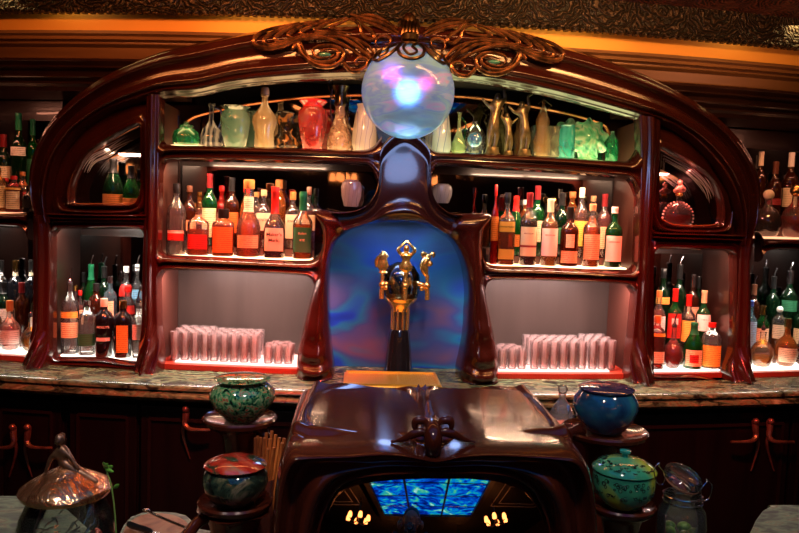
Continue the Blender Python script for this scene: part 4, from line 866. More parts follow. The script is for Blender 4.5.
# cognac decanter with figure stopper in the right wing window
p = on_shelf(677, .094, ZW+.003); k = depth(p)/F
t = thing('decanter', 'round red-lit crystal decanter with figure stopper behind the right wing window', 'decanter', p)
def sub(o, t): o.parent = t; return o
disc = MB().lathe([(.3*15*k, 0), (.55*15*k, .004), (15*k*.9, 8*k), (15*k, 15*k), (15*k*.9, 22*k), (15*k*.5, 28*k), (3*k, 31*k), (3*k, 38*k)], 24, sy=.6)
sub(disc.build('glass_body', G['clear']), t)
sub(MB().lathe([(.3*13*k, .005), (.55*13*k, .008), (13*k*.9, 8*k), (13*k, 14*k), (12.5*k, 18*k)], 20, sy=.5).build('liquid', LQ['red']), t)
m = MB()
for i in range(26):
    a = math.pi*(i/25*1.7-.35); m.ball((15.6*k*math.cos(a), 0, 15*k+15.6*k*math.sin(a)), 1.1*k, 8)
sub(m.build('bead_rim', plain('pink_crystal', (.9, .45, .35), .08, 0, 1)), t)
sub(MB().lathe([(3.6*k, 36*k), (3.9*k, 38*k), (2.2*k, 40*k)], 12).build('collar', GOLD), t)
m = MB(); m.ball((0, 0, 43*k), 4.4*k, 12); m.ball((0, 0, 49.5*k), 3*k, 10)
for a in range(5): m.ball((4*k*math.cos(a*1.26), 2*k*math.sin(a*1.26), (43+2*math.sin(a*2))*k), 2.6*k, 8)
sub(m.build('stopper', glass('rose_crystal', (.95, .7, .62), .35, .04, (.95, .45, .35))), t)
#MARK2

# ================================================================== ART GLASS on the top display
def vase(px, top, w, yo, desc, name, cat, parts, wpx=None, z=ZTOP, group='art glass on the top display shelf', rz=0):
    """parts(t, h, r): adds the meshes at their size"""
    p = on_shelf(px, yo, z+.0012); sc = depth(p)/F; r = w*.5*sc
    if z == ZTOP: p, r = fit('top', px, yo, z+.0012, r, 1.04)
    base = proj(p)[1]; sc = depth(p)/F
    t = thing(name, desc, cat, p, rz, group); parts(t, (base-top)*sc, r); return t
def L(prof, h, r, seg=28, **kw): return MB().lathe([(a*r, b*h) for a, b in prof], seg, **kw)
gr_ag = artglass('emerald_art_glass', [(.35, (.0, .18, .07)), (.6, (.03, .5, .2)), (.75, (.3, .8, .4))], 9, .7, 2)
def f(t, h, r):
    sub(L([(.7, 0), (.95, .1), (1, .35), (.85, .6), (.5, .72), (.42, .78)], h, r).build('glass_body', gr_ag), t)
    sub(L([(.42, .78), (.55, .80), (.5, .86), (.2, .90), (.16, .93), (.2, 1)], h, r).build('stopper', gr_ag), t)
vase(186, 122, 27, .12, 'squat emerald green glass jar with flat stopper, first on the top display', 'glass_jar', 'jar', f)
def f(t, h, r):
    m = artglass('smoke_blue_swirl', [(.35, (.02, .03, .08)), (.5, (.35, .38, .42)), (.6, (.05, .06, .14)), (.75, (.5, .5, .5))], 14, .6, 3, (1, 1, .4), 'wave')
    sub(L([(.8, 0), (1, .08), (.95, .25), (.7, .42), (.3, .55), (.2, .62), (.2, .92), (.3, .96), (.28, 1)], h, r).build('glass_body', m), t)
    sub(MB().tube([(.2*r, 0, .92*h), (.75*r, 0, .86*h), (.85*r, 0, .66*h), (.55*r, 0, .45*h)], [.004]*4).build('handle', plain('navy_glass', (.02, .03, .14), .1, 0, 1)), t)
vase(211, 104, 25, .12, 'smoky blue swirled glass jug with long narrow neck', 'glass_jug', 'jug', f)
def ruf(n, amp, f0=.8): return lambda a, f: 1+(amp*math.sin(n*a) if f > f0 else 0)
def f(t, h, r):
    m = artglass('pale_aqua_glass', [(.3, (.10, .35, .30)), (.55, (.35, .60, .48)), (.75, (.75, .8, .5))], 5, .6, 1)
    sub(L([(.55, 0), (.7, .05), (.9, .35), (1, .65), (.92, .82), (.72, .90), (.75, .94), (.95, 1), (.85, .985), (.62, .92)], h, r, wob=ruf(8, .07, .7)).build('glass_body', m), t)
vase(235, 107, 30, .12, 'pale aqua vase with ruffled rim', 'glass_vase', 'vase', f)
def f(t, h, r):
    sub(L([(.7, 0), (.8, .04), (.75, .25), (1, .42), (.95, .52), (.5, .64), (.28, .72), (.26, .84), (.36, .86), (.34, .88)], h, r).build('glass_body', artglass('champagne_glass', [(.3, (.65, .45, .2)), (.6, (.95, .85, .55))], 6, .5, 1)), t)
    sub(L([(.24, .84), (.34, .9), (.30, .98), (.2, 1)], h, r).build('stopper', LB['tan']), t)
vase(264, 88, 25, .12, 'champagne-coloured glass decanter with waisted body and cork', 'glass_decanter', 'decanter', f)
def f(t, h, r):
    m = artglass('black_amber_mottle', [(.4, (.01, .008, .006)), (.52, (.03, .02, .012)), (.6, (.8, .35, .1)), (.7, (.05, .02, .01))], 16, .9, 1)
    sub(L([(.85, 0), (1, .1), (.95, .28), (.6, .42), (.55, .5), (.6, .92), (.68, .96), (.6, 1)], h, r).build('glass_body', m), t)
vase(285, 112, 27, .12, 'dark mottled glass jar with wide cylindrical neck', 'glass_jar', 'jar', f)
def f(t, h, r):
    m = artglass('ruby_art_glass', [(.35, (.35, .02, .03)), (.55, (.75, .10, .08)), (.75, (.6, .3, .3))], 7, .7, 2)
    sub(L([(.55, 0), (.65, .05), (.85, .35), (1, .62), (.95, .78), (.7, .86)], h, r).build('glass_body', m), t)
    sub(L([(.68, .855), (.66, .88), (.95, .97), (.92, 1), (.8, .985)], h, r).build('rim', plain('scarlet_glass', (.85, .04, .04), .08, 0, 1)), t)
vase(312, 101, 30, .12, 'ruby vase with flaring scarlet rim', 'glass_vase', 'vase', f)
def f(t, h, r):
    m = artglass('peach_cut_glass', [(.4, (.55, .30, .16)), (.6, (.9, .62, .42))], 22, .5, 2)
    sub(L([(.85, 0), (1, .06), (.95, .22), (.6, .38), (.42, .5), (.4, .68)], h, r).build('glass_body', m), t)
    sub(L([(.42, .66), (.5, .69), (.42, .76), (.5, .88), (.7, .95), (.6, .97), (.2, 1)], h, r, 20).build('metal_spout', BRONZE), t)
    P = spl([(-.4*r, 0, .75*h), (-.9*r, 0, .9*h), (-1.0*r, 0, 1.0*h), (-.75*r, 0, 1.03*h), (-.65*r, 0, .95*h), (-.8*r, 0, .7*h), (-.6*r, 0, .42*h)], 24)
    sub(MB().tube(P, .003).build('handle', BRONZE), t)
vase(339, 84, 25, .165, 'peach cut-glass claret ewer with bronze spout and looping handle', 'claret_ewer', 'ewer', f)
def f(t, h, r):
    m = artglass('violet_feathered_glass', [(.4, (.85, .8, .72)), (.5, (.8, .75, .75)), (.56, (.12, .08, .4)), (.66, (.85, .8, .8))], 7, .75, 5, (1, 1, .6), 'wave')
    sub(L([(.8, 0), (1, .15), (.95, .45), (.75, .8), (.6, .93), (.7, 1), (.55, .98)], h, r).build('glass_body', m), t)
vase(364, 105, 25, .12, 'white vase with violet streaks beside the globe', 'glass_vase', 'vase', f)
def f(t, h, r):
    m = artglass('blue_white_feather', [(.4, (.75, .8, .8)), (.5, (.05, .15, .5)), (.6, (.7, .8, .85))], 5, .75, 4, (1, 1, .6), 'wave')
    sub(L([(.8, 0), (1, .15), (.9, .45), (.7, .8), (.6, .93), (.7, 1), (.55, .98)], h, r).build('glass_body', m), t)
vase(441, 110, 20, .12, 'blue and white vase half hidden by the right side of the globe', 'glass_vase', 'vase', f)
def f(t, h, r):
    sub(L([(.7, 0), (1, .12), (.9, .3), (.45, .5), (.25, .62), (.24, .95), (.36, 1), (.2, .97)], h, r).build('glass_body', artglass('lime_clear_glass', [(.3, (.2, .4, .1)), (.7, (.7, .8, .4))], 6, .45, 1)), t)
    sub(MB().tube([(.3*r, 0, .9*h), (.9*r, 0, .75*h), (.8*r, 0, .4*h)], .0025).build('handle', G['green']), t)
vase(458, 113, 15, .12, 'pale lime glass bottle with slim side handle', 'glass_bottle', 'bottle', f)
def f(t, h, r):
    sub(L([(.5, 0), (.8, .06), (1, .35), (.95, .6), (.6, .82), (.25, .9), (.22, 1)], h, r).build('glass_body', G['clear']), t)
    o = sub(MB().ball((0, 0, .5*h), r*.68, 20).build('blue_core', noisy('blue_core_glass', [(.35, (.005, .04, .14)), (.65, (.03, .25, .5))], 40, rough=.1, coat=1)), t)
vase(474, 122, 23, .12, 'round clear bottle holding a deep blue glass ball', 'glass_bottle', 'bottle', f)
def figurine(px, top, yo, desc, pose, mat, s=1.0):
    p, _r = fit('top', px, yo, ZTOP+.0012, .030); base = proj(p)[1]; h = (base-top)*depth(p)/F
    t = thing('figurine', desc, 'figurine', p, 0, 'figurines on the top display shelf')
    J, E = pose(h*.84)
    sub(skin('body', [((x, y, z+.10*h), r_*1.7) for (x, y, z), r_ in J], E, mat, None, 2), t)
    hd = J[[i for i, j in enumerate(J)][3]]
    sub(MB().ball((hd[0][0], hd[0][1], hd[0][2]+.10*h), .052*h, 12, .9, 1, 1.15).build('head', mat), t)
    sub(MB().lathe([(.13*h, 0), (.14*h, .02*h), (.10*h, .06*h), (.085*h, .135*h)], 18).build('base', mat), t); return t
def dancer(lean, arm):
    def pose(h):
        J = [((0, 0, .48*h), .055*h), ((lean*.4*h, 0, .62*h), .042*h), ((lean*.8*h, 0, .74*h), .055*h), ((lean*1.1*h, -.01*h, .87*h), .03*h),
             ((.06*h, 0, .25*h), .036*h), ((.03*h, .01*h, .02*h), .022*h), ((-.05*h, -.03*h, .26*h), .036*h), ((-.06*h, 0, .02*h), .022*h),
             ((lean*h+arm*.14*h, 0, .84*h), .02*h), ((lean*h+arm*.10*h, 0, 1.02*h), .015*h), ((lean*h-arm*.14*h, 0, .72*h), .02*h), ((lean*h-arm*.26*h, 0, .84*h), .014*h),
             ((lean*h+arm*.2*h, -.02*h, 1.10*h), .01*h)]
        return J, [(0, 1), (1, 2), (2, 3), (0, 4), (4, 5), (0, 6), (6, 7), (2, 8), (8, 9), (9, 12), (2, 10), (10, 11)]
    return pose
OLV = noisy('olive_bronze', [(.3, (.06, .045, .015)), (.7, (.30, .22, .10))], 40, rough=.3, metal=.6)
figurine(492, 86, .13, 'tall olive bronze dancer raising an arm, first of the three figurines', dancer(.05, 1), OLV)
figurine(508, 108, .15, 'small bronze figure in the middle of the three figurines', dancer(-.06, -1), OLV)
figurine(524, 95, .12, 'dark bronze dancer leaning left beside the amber figure bottle', dancer(-.08, 1), OLV)
def f(t, h, r):
    sub(L([(.75, 0), (.9, .05), (1, .3), (.7, .5), (.8, .65), (.35, .82), (.2, .9), (.22, .96)], h, r).build('glass_body', artglass('amber_clear_glass', [(.4, (.5, .2, .05)), (.7, (.95, .7, .4))], 6, .4, 1)), t)
    sub(MB().tube([(-.6*r, 0, .92*h), (0, 0, 1.0*h), (r*1.0, 0, .90*h), (.4*r, 0, .83*h)], .003).build('stopper', BRONZE), t)
vase(541, 100, 17, .16, 'slim amber glass bottle with winged bronze stopper', 'glass_bottle', 'bottle', f)
def f(t, h, r): sub(L([(.8, 0), (1, .06), (1, .8), (.9, .95), (1, 1), (.8, .97)], h, r).build('glass_body', artglass('turquoise_glass', [(.3, (.02, .3, .3)), (.55, (.1, .75, .65)), (.75, (.8, .95, .9))], 8, .6, 2)), t)
vase(553, 127, 15, .15, 'small smoked glass tumbler vase between amber bottle and turquoise vase', 'glass_vase', 'vase', lambda t, h, r: sub(L([(.8, 0), (1, .06), (1, .9), (.9, 1)], h, r).build('glass_body', artglass('smoked_vase', [(.3, (.15, .12, .08)), (.7, (.6, .5, .35))], 8, .5, 2)), t))
vase(566, 126, 16, .12, 'small turquoise glass vase left of the frilled shell', 'glass_vase', 'vase', f)
def f(t, h, r):
    m = MB(); rows = []; 
    for i in range(12):
        q = i/11; row = []
        for k in range(60):
            a = 2*math.pi*k/60; rr = r*.9*q*(1+.11*q*q*math.sin(9*a)); row.append((rr*math.cos(a), -.045+.05*q*q+.010*q*q*math.cos(9*a), h*.5+rr*math.sin(a)*h*.5/r*.98))
        rows.append(row)
    rows2 = [[(x, y+.006, z) for x, y, z in row] for row in rows]
    m.grid(rows+rows2[::-1], True)
    mm = artglass('mint_swirled_glass', [(.32, (.02, .35, .20)), (.45, (.30, .85, .5)), (.55, (.85, .95, .70)), (.65, (.05, .5, .3)), (.75, (.6, .95, .7))], 7, .8, 3)
    sub(m.build('glass_bowl', mm), t); sub(L([(.5, 0), (.55, .05), (.2, .2), (.12, .4)], h, r, 20, c=(0, .02, 0)).build('foot', mm), t)
vase(588, 117, 42, .14, 'large frilled mint green glass shell standing on edge', 'glass_shell_bowl', 'bowl', f)
def f(t, h, r):
    sub(L([(.5, 0), (.85, .1), (1, .42), (.85, .72), (.4, .88), (.28, .93), (.4, 1), (.25, .97)], h, r).build('glass_body', gr_ag), t)
vase(611, 132, 22, .12, 'round emerald glass vase, last on the right of the top display', 'glass_vase', 'vase', f)
# feathered vases on the horns of the niche frame
zh = U(350, 211).z+.004
def mkf(nm, c1, c2):
    def f(t, h, r):
        sub(L([(.62, 0), (.7, .04), (.95, .4), (1, .7), (.85, .92), (.62, .97), (.7, 1), (.6, .985)], h, r).build('glass_body', artglass(nm, [(.40, c1), (.48, c1), (.52, c2), (.60, c1)], 9, .9, 4, (1, 1, .8), 'wave')), t)
    return f
vase(351, 180, 21, .03, 'violet and white feathered vase perched on the left horn of the niche', 'glass_vase', 'vase', mkf('violet_feather', (.62, .42, .42), (.05, .06, .10)), z=U(350, 210).z+.012, group='feathered vases on the niche horns')
vase(442, 184, 20, .05, 'silver and blue chevron feathered vase perched on the right horn of the niche', 'glass_vase', 'vase', mkf('blue_feather', (.45, .45, .52), (.03, .05, .14)), z=U(446, 212).z+.034, group='feathered vases on the niche horns')

# ================================================================== GLOBE LAMP
gc = U(408, 92, -.235); gr = 46.5*depth(gc)/F
globe = thing('globe_lamp', 'large iridescent glowing glass globe hung at the crown of the arch', 'lamp', (gc.x, gc.y, gc.z))
m_, n, out = nt('iridescent_globe_glass'); mp = coord(n, (1, 1, 1), (0, R(38), 0))
nz = N(n, 'ShaderNodeTexNoise'); nz.inputs['Scale'].default_value = 7; nz.inputs['Detail'].default_value = 3; nz.inputs['Distortion'].default_value = 1.2
mp2 = coord(n, (.55, 1, 3.2), (0, R(38), 0)); n.links.new(mp2.outputs[0], nz.inputs[0])
cr = ramp(n, nz.outputs[0], [(.30, (.20, .42, .30)), (.42, (.32, .62, .42)), (.50, (.16, .36, .50)), (.56, (.42, .62, .50)), (.63, (.7, .42, .50)), (.70, (.42, .68, .38))])
bc = N(n, 'ShaderNodeBsdfPrincipled'); bc.inputs['Roughness'].default_value = .10; bc.inputs['Coat Weight'].default_value = .7
tl = N(n, 'ShaderNodeBsdfTranslucent'); rf = N(n, 'ShaderNodeBsdfRefraction'); rf.inputs['Roughness'].default_value = .62; rf.inputs['IOR'].default_value = 1.25
n.links.new(cr.outputs[0], bc.inputs['Base Color']); n.links.new(cr.outputs[0], tl.inputs[0]); rf.inputs[0].default_value = (.85, .88, 1, 1)
n.links.new(cr.outputs[0], bc.inputs['Emission Color']); bc.inputs['Emission Strength'].default_value = .16
bp = N(n, 'ShaderNodeBump'); bp.inputs['Strength'].default_value = .35; bp.inputs['Distance'].default_value = .012; n.links.new(nz.outputs[0], bp.inputs['Height']); n.links.new(bp.outputs[0], bc.inputs['Normal'])
a = N(n, 'ShaderNodeMixShader'); a.inputs[0].default_value = .38; n.links.new(bc.outputs[0], a.inputs[1]); n.links.new(tl.outputs[0], a.inputs[2])
b = N(n, 'ShaderNodeMixShader'); b.inputs[0].default_value = .42; n.links.new(a.outputs[0], b.inputs[1]); n.links.new(rf.outputs[0], b.inputs[2]); n.links.new(b.outputs[0], out.inputs[0])
sub(MB().lathe([(max(gr*math.sin(math.pi*i/30), .001), -gr*math.cos(math.pi*i/30)) for i in range(31)], 56).build('globe', m_), globe)
sub(MB().ball((0, 0, -.0), gr*.20, 16).build('bulb', emit('globe_bulb', (.12, .32, 1), 13)), globe)
sub(MB().ball((-.045, .03, .055), gr*.10, 12).build('bulb', emit('globe_bulb_violet', (.30, .05, 1), 11)), globe)
sub(MB().ball((.05, .03, .03), gr*.07, 12).build('bulb', emit('globe_bulb_magenta', (1, .06, .6), 9)), globe)
def sp(az, el, k=1.03): return (gr*k*math.sin(az)*math.cos(el), -gr*k*math.cos(az)*math.cos(el), gr*k*math.sin(el))
m = MB(); CE = R(46)
m.lathe([(gr*1.05*math.cos(R(e)), gr*1.05*math.sin(R(e))) for e in (60, 66, 72, 78, 84)]+[(.03, gr*1.09), (.034, gr*1.2), (.024, gr*1.24)], 30)
nl = 7
for i in range(nl):
    a0 = 2*math.pi*(i)/nl; da = math.pi/nl
    m.tube(spl([sp(a0-da, R(62)), sp(a0-da*.95, R(50)), sp(a0-da*.6, R(37)), sp(a0, R(31)), sp(a0+da*.6, R(37)), sp(a0+da*.95, R(50)), sp(a0+da, R(62))], 22), .0065, 6)
    m.tube(spl([sp(a0-da*.5, R(62)), sp(a0-da*.55, R(50)), sp(a0-da*.1, R(38)), sp(a0+da*.35, R(44)), sp(a0+da*.1, R(54)), sp(a0+da*.5, R(63))], 20), .005, 6)
sub(m.build('filigree_cap', BRONZE), globe)
m = MB()
for k in range(5):
    x = (k-2)*.012; m.tube(spl([(x*1.2, -.01, gr*1.18), (x, -.005, gr*1.35), (x, .02, gr*1.50), (x*1.3, .05, gr*1.55), (x*1.6, .085, gr*1.50)], 18), .006, 7)
m.lathe([(.02, 0), (.03, .02), (.03, .05), (.015, .07)], 14, (0, .085, gr*1.36))
sub(m.build('bracket', BRONZE), globe)
pl_ = bpy.data.lights.new('globe_light', 'POINT'); pl_.color = (.35, .5, 1); pl_.energy = 3; pl_.shadow_soft_size = .1
q = bpy.data.objects.new('globe_light', pl_); COL.objects.link(q); q.location = (gc.x, gc.y-.05, gc.z-gr-.06)

# ================================================================== TUMBLERS
def tumbler_mesh(h, r):
    rib = lambda a, f: 1+.05*math.cos(10*a)*(1 if .05 < f < .55 else .3)
    return MB().lathe([(r*.82, 0), (r*.86, .004), (r*.95, h*.5), (r, h*.96), (r, h), (r*.90, h), (r*.84, h*.5), (r*.74, h*.14), (r*.3, h*.12)], 24, wob=rib)
TG = glass('tumbler_glass', (.96, .94, .94), .24, .05, (1, .95, .93), ior=2.1)
def tumblers(pxs, yos, top, r, desc, group):
    proto = None
    for j, yo in enumerate(yos):
        p0, p1 = on_shelf(pxs[0], yos[0], ZL), on_shelf(pxs[1], yos[0], ZL)
        n = round((p1.x-p0.x)/(2*r+.001))+1
        for i in range(n - (j % 2)):
            x = p0.x+(2*r+.001)*(i+.5*(j % 2)); loc = Vector((x, curve(x)+yo, ZL+.001))
            if proto is None:
                b_ = proj(loc)[1]; h = (b_-top)*depth(loc)/F; o = tumbler_mesh(h, r).build('glass_tumbler', TG, ang=60); proto = o; tag(o, desc, 'glass', group)
            else: o = proto.copy(); COL.objects.link(o)
            o.location = loc
tumblers((175, 203), [.09+.041*i for i in range(5)], 331, .0205, 'tall clear ribbed glass in the leftmost block of left-hand glasses', 'tall glasses at the left of the left glass shelf')
tumblers((214, 258), [.09+.041*i for i in range(5)], 334, .0205, 'clear ribbed tumbler in the middle block on the left-hand shelf', 'tumblers in the middle of the left glass shelf')
tumblers((268, 290), [.09+.041*i for i in range(4)], 346, .0205, 'short clear tumbler in the low block beside the niche, left-hand shelf', 'short tumblers left of the niche')
tumblers((502, 524), [.09+.041*i for i in range(4)], 349, .0205, 'short clear tumbler in the low block beside the niche, right-hand shelf', 'short tumblers right of the niche')
tumblers((534, 578), [.09+.041*i for i in range(5)], 341, .0205, 'pink-lit ribbed tumbler in the middle block on the right-hand shelf', 'tumblers in the middle of the right glass shelf')
tumblers((592, 612), [.09+.041*i for i in range(5)], 340, .0205, 'tall clear ribbed glass in the rightmost block of right-hand glasses', 'tall glasses at the right of the right glass shelf')

# ================================================================== BEER TAP and drip tray
pa, pb = UZ(342, 383, ZCT+.03), UZ(443, 383, ZCT+.03); y0 = -.14; pc = UZ(399, 369, ZCT+.03)
t = thing('drip_tray', 'flat golden brass drip tray on the countertop in front of the niche', 'tray', ((pa.x+pb.x)/2, (pa.y+pc.y)/2-.012, ZCT+.001))
hw = (pb.x-pa.x)/2*.98; hd = abs(pc.y-pa.y)/2-.012
traym = plain('yellow_brass', (.95, .62, .12), .3, .75)
sub(MB().box(-hw, hw, -hd, hd, 0, .018).build('tray_base', traym, smooth=False, bevel=.003), t)
m = MB(); 
for s in (-1, 1): m.box(-hw*.92, hw*.92, s*hd*.9-.004, s*hd*.9+.004, .018, .026); m.box(s*hw*.94-.004, s*hw*.94+.004, -hd*.94, hd*.94, .018, .026)
for i in range(36): x = -hw*.88+hw*1.76*i/35; m.box(x-.002, x+.002, -hd*.84, hd*.84, .018, .022)
sub(m.build('drip_grille', traym, smooth=False), t)
tp = thing('beer_tap_tower', 'ornate gold and black beer tap tower with three figural handles in the niche', 'beer tap', (pc.x, pc.y+.055, ZCT+.001)); k = depth(Vector((pc.x, pc.y+.055, 1.2)))/F
tz = lambda py: (UY(400, py, pc.y+.055).z-ZCT-.001)
m = MB().lathe([(14*k, 0), (15*k, .006), (14*k, .02), (12*k, tz(345)), (10.5*k, tz(333)), (9*k, tz(329))], 28); sub(m.build('base_column', plain('black_enamel', (.008, .008, .012), .06, 0, 1)), tp)
sub(MB().lathe([(9*k, tz(366)), (9.3*k, tz(364)), (9.3*k, tz(362)), (8*k, tz(361))], 24).build('foot_ring', GOLD), tp)
cg = MB()
for i in range(10): a = i*math.pi/5; cg.tube([(8*k*math.cos(a), 8*k*math.sin(a), tz(332)), (8.5*k*math.cos(a), 8.5*k*math.sin(a), tz(308))], 1.1*k, 6)
sub(cg.build('column_rods', GOLD), tp); sub(MB().lathe([(6*k, tz(332)), (6*k, tz(308))], 20).build('column_core', plain('smoke_core', (.05, .03, .02), .1, 0, 1)), tp)
sub(MB().lathe([(8*k, tz(311)), (9*k, tz(309)), (10*k, tz(306)), (14*k, tz(302)), (16.5*k, tz(299)), (17*k, tz(297)), (13*k, tz(295)), (12*k, tz(293))], 30).build('bowl', GOLD), tp)
sub(MB().lathe([(12*k, tz(294)), (12.3*k, tz(285)), (12*k, tz(277)), (9*k, tz(272)), (3*k, tz(269))], 28).build('barrel', noisy('enamelled_barrel', [(.45, (.02, .04, .10)), (.55, (.8, .5, .18))], 30, rough=.12, metal=.8)), tp)
sub(MB().lathe([(17*k, tz(297)), (19*k, tz(285)), (18*k, tz(274)), (13*k, tz(266)), (5*k, tz(262))], 28).build('glass_dome', glass('dome_glass', (.93, .95, .97), .0, .02)), tp)
# spouts and handles
for i, (hx, hy0, hy1) in enumerate(((381, 291, 251), (403, 288, 240), (425, 291, 252))):
    x = (hx-pc_x if False else (hx-400)*k); yy = -14*k if i == 1 else -6*k
    s = MB(); s.tube(spl([(x*.45, -8*k, tz(282)), (x*.8, yy-4*k, tz(283)), (x, yy-4*k, tz(288)), (x*1.02, yy-5*k, tz(298))], 16), [2.4*k]*16, 10); s.ball((x, yy-4*k, tz(284)), 3.6*k, 12); s.ball((x*.8, yy-4*k, tz(287)), 2.6*k, 10)
    sub(s.build('spout', GOLD), tp)
    hh = MB(); st = [(1.4*k, tz(hy0)), (2*k, tz(hy0-3)), (1.2*k, tz(hy0-6)), (2.6*k, tz(hy0-9)), (1.6*k, tz(hy0-12)), (2.2*k, tz(hy0-15)), (1.5*k, tz(hy0-18))]
    hh.lathe(st, 12, (x, yy-4*k, 0)); zt, zm = tz(hy1), tz(hy0-17)
    H_ = zt-zm
    if i == 1:      # woman with raised joined hands
        hh.lathe([(2*k, zm), (6*k, zm+.10*H_), (6.8*k, zm+.2*H_), (4*k, zm+.34*H_), (3.6*k, zm+.42*H_), (6.5*k, zm+.55*H_), (5.2*k, zm+.62*H_), (1.8*k, zm+.66*H_)], 16, (x, yy-4*k, 0), 1, .6)
        for s_ in (-1, 1): hh.tube(spl([(x+s_*5*k, yy-4*k, zm+.58*H_), (x+s_*8*k, yy-5*k, zm+.72*H_), (x+s_*4*k, yy-5*k, zm+.88*H_), (x, yy-4*k, zm+1.0*H_)], 14), [1.7*k]*6+[1.3*k]*8, 8)
        hh.ball((x, yy-5*k, zm+.75*H_), 3.2*k, 12, .9, 1, 1.2)
    elif i == 0:    # seahorse-like crest
        hh.lathe([(1.5*k, zm), (5*k, zm+.08*H_), (3*k, zm+.16*H_), (6*k, zm+.35*H_), (5.4*k, zm+.55*H_), (4*k, zm+.68*H_), (5*k, zm+.78*H_), (3*k, zm+.92*H_), (1*k, zm+H_)], 14, (x, yy-4*k, 0), 1, .55, wob=lambda a, f: 1+.12*math.sin(3*a+f*9))
        hh.tube(spl([(x-6*k, yy-4*k, zm+.30*H_), (x-7*k, yy-4*k, zm+.55*H_), (x-4*k, yy-4*k, zm+.78*H_), (x+2*k, yy-4*k, zm+.86*H_)], 12), 1.3*k)
    else:           # leaping fish tail
        hh.tube(spl([(x-1*k, yy-4*k, zm), (x-3*k, yy-4*k, zm+.25*H_), (x-3.5*k, yy-4*k, zm+.5*H_), (x-1*k, yy-4*k, zm+.75*H_), (x+1*k, yy-4*k, zm+.92*H_)], 18), [2*k+2.6*k*math.sin(math.pi*j/17) for j in range(18)], 12)
        for s_ in (-1, 1): hh.tube(spl([(x, yy-4*k, zm+.85*H_), (x+s_*3*k, yy-4*k, zm+.97*H_), (x+s_*5.5*k, yy-4*k, zm+1.0*H_), (x+s_*5*k, yy-4*k, zm+.80*H_)], 12), [1.8*k]*10+[1*k, .6*k], 8)
        hh.ball((x+2*k, yy-5*k, zm+.55*H_), 3*k)
    sub(hh.build('tap_handle', GOLD), tp)

# ================================================================== FOREGROUND: worktop, hood, stands
ZWK = .92
fr = [(-330, 505), (-60, 497), (20, 496), (42, 497), (62, 506), (90, 530), (112, 545), (122, 528), (132, 516), (150, 512), (178, 513), (192, 519), (205, 530), (300, 536), (600, 538), (660, 540), (735, 545), (752, 530), (760, 514), (772, 507), (800, 505), (1150, 508)]
fe = even(P2(fr), 140); rows = []
top = [UZ(p.x, p.y, ZWK) for p in fe]
m = MB(); rows = []
for dz, off in ((0, 0), (-.006, .006), (-.02, .008), (-.034, .006), (-.04, 0)): rows.append([(p.x, p.y+off, ZWK+dz) for p in top])
nearT = [(p.x, -2.35, ZWK) for p in top]; nearB = [(p.x, -2.35, ZWK-.04) for p in top]
b_ = len(m.v); n_p = len(rows[0]); m.grid(rows)
m.v += [nearT[0], nearT[-1], nearB[0], nearB[-1]]; q0 = len(m.v)-4; lo_ = (len(rows)-1)*n_p
m.f += [tuple(range(n_p))+(q0+1, q0), tuple(range(lo_+n_p-1, lo_-1, -1))+(q0+2, q0+3), (q0, q0+1, q0+3, q0+2)]
tag(m.build('granite_worktop', granite('mottled_granite', .5, .22), ang=30), 'green mottled granite worktop with scalloped edge at the bottom corners of the photo', 'countertop')
wc = thing('bar_counter_cabinet', 'dark wooden cabinet carrying the granite worktop in the foreground', 'cabinet', (0, -1.8, 0))
o = MB().box(-2.1, 2.1, -.5, .45, 0, ZWK-.041-0).build('body', BLACKW, wc, smooth=False)
# polished hood
hood = thing('sculpted_hood', 'polished dark wooden sculpted cabinet with two hollowed lobes and an arched mirror', 'cabinet', (0, -1.4, ZWK))
ZH = 1.27; YF = -1.63
def hoodput(o):
    for v in o.data.vertices: v.co.z = max(v.co.z, ZWK+.0015)
    return put(o, hood)
eb = spl(P2([(312, 384.5), (350, 383.5), (400, 386), (420, 387), (440, 386), (490, 386), (527, 388)]), 61)
ef = spl(P2([(287, 439), (330, 441), (380, 438), (425, 446), (440, 446), (490, 440), (535, 441), (577, 443)]), 61)
def htop(u, v):
    d = 0
    for cx, w_, s_ in ((.27, .19, 1), (.74, .19, 1)):
        q = ((u-cx)/w_)**2+((v-.45)/.40)**2; d -= .040*math.exp(-q*q*.8)-.006*math.exp(-((q-1.5)/.5)**2)
    for cx, amp in ((.475, .012), (.535, .012)): d += amp*math.exp(-((u-cx-(.5-v)*.02)/.014)**2)*(1 if v > .0 else 0)
    d += .010*math.exp(-((u-.03)/.03)**2)+.010*math.exp(-((u-.97)/.03)**2)
    d += .012*math.exp(-((v-.86)/.05)**2)*(1-math.exp(-((u-.5)/.06)**2)) - .006*math.exp(-((v-.93)/.03)**2)
    return d
rows = []
for j in range(41):
    v = j/40; row = []
    for i in range(61):
        p = UZ(*(eb[i].lerp(ef[i], v))[:2], ZH); z = ZH+htop(i/60, v)
        e = min(i/60, 1-i/60); z -= .02*max(0, 1-e/.025)**2
        if v > .94: z -= .012*((v-.94)/.06)**2
        row.append((p.x, p.y, z))
    rows.append(row)
back = [(p[0], p[1]+.004, ZWK+.002) for p in rows[0]]
m = MB(); m.grid([back]+rows)
hoodput(m.build('top_panel', HOODW, ang=80))
OUT = [(262, 622), (268, 570), (273, 533), (275, 500), (278, 470), (283, 450), (292, 441), (312, 440), (345, 440), (380, 438), (408, 441), (432, 446), (456, 441), (485, 439), (520, 440), (548, 441), (570, 443), (580, 452), (586, 470), (590, 500), (591, 533), (593, 570), (598, 622)]
INN = [(318, 622), (320, 575), (323, 540), (327, 520), (333, 504), (341, 490), (350, 480), (362, 473), (376, 468), (392, 466), (412, 465), (432, 464), (452, 465), (472, 465), (490, 467), (504, 472), (517, 481), (526, 491), (534, 505), (539, 520), (542, 540), (543, 575), (544, 622)]
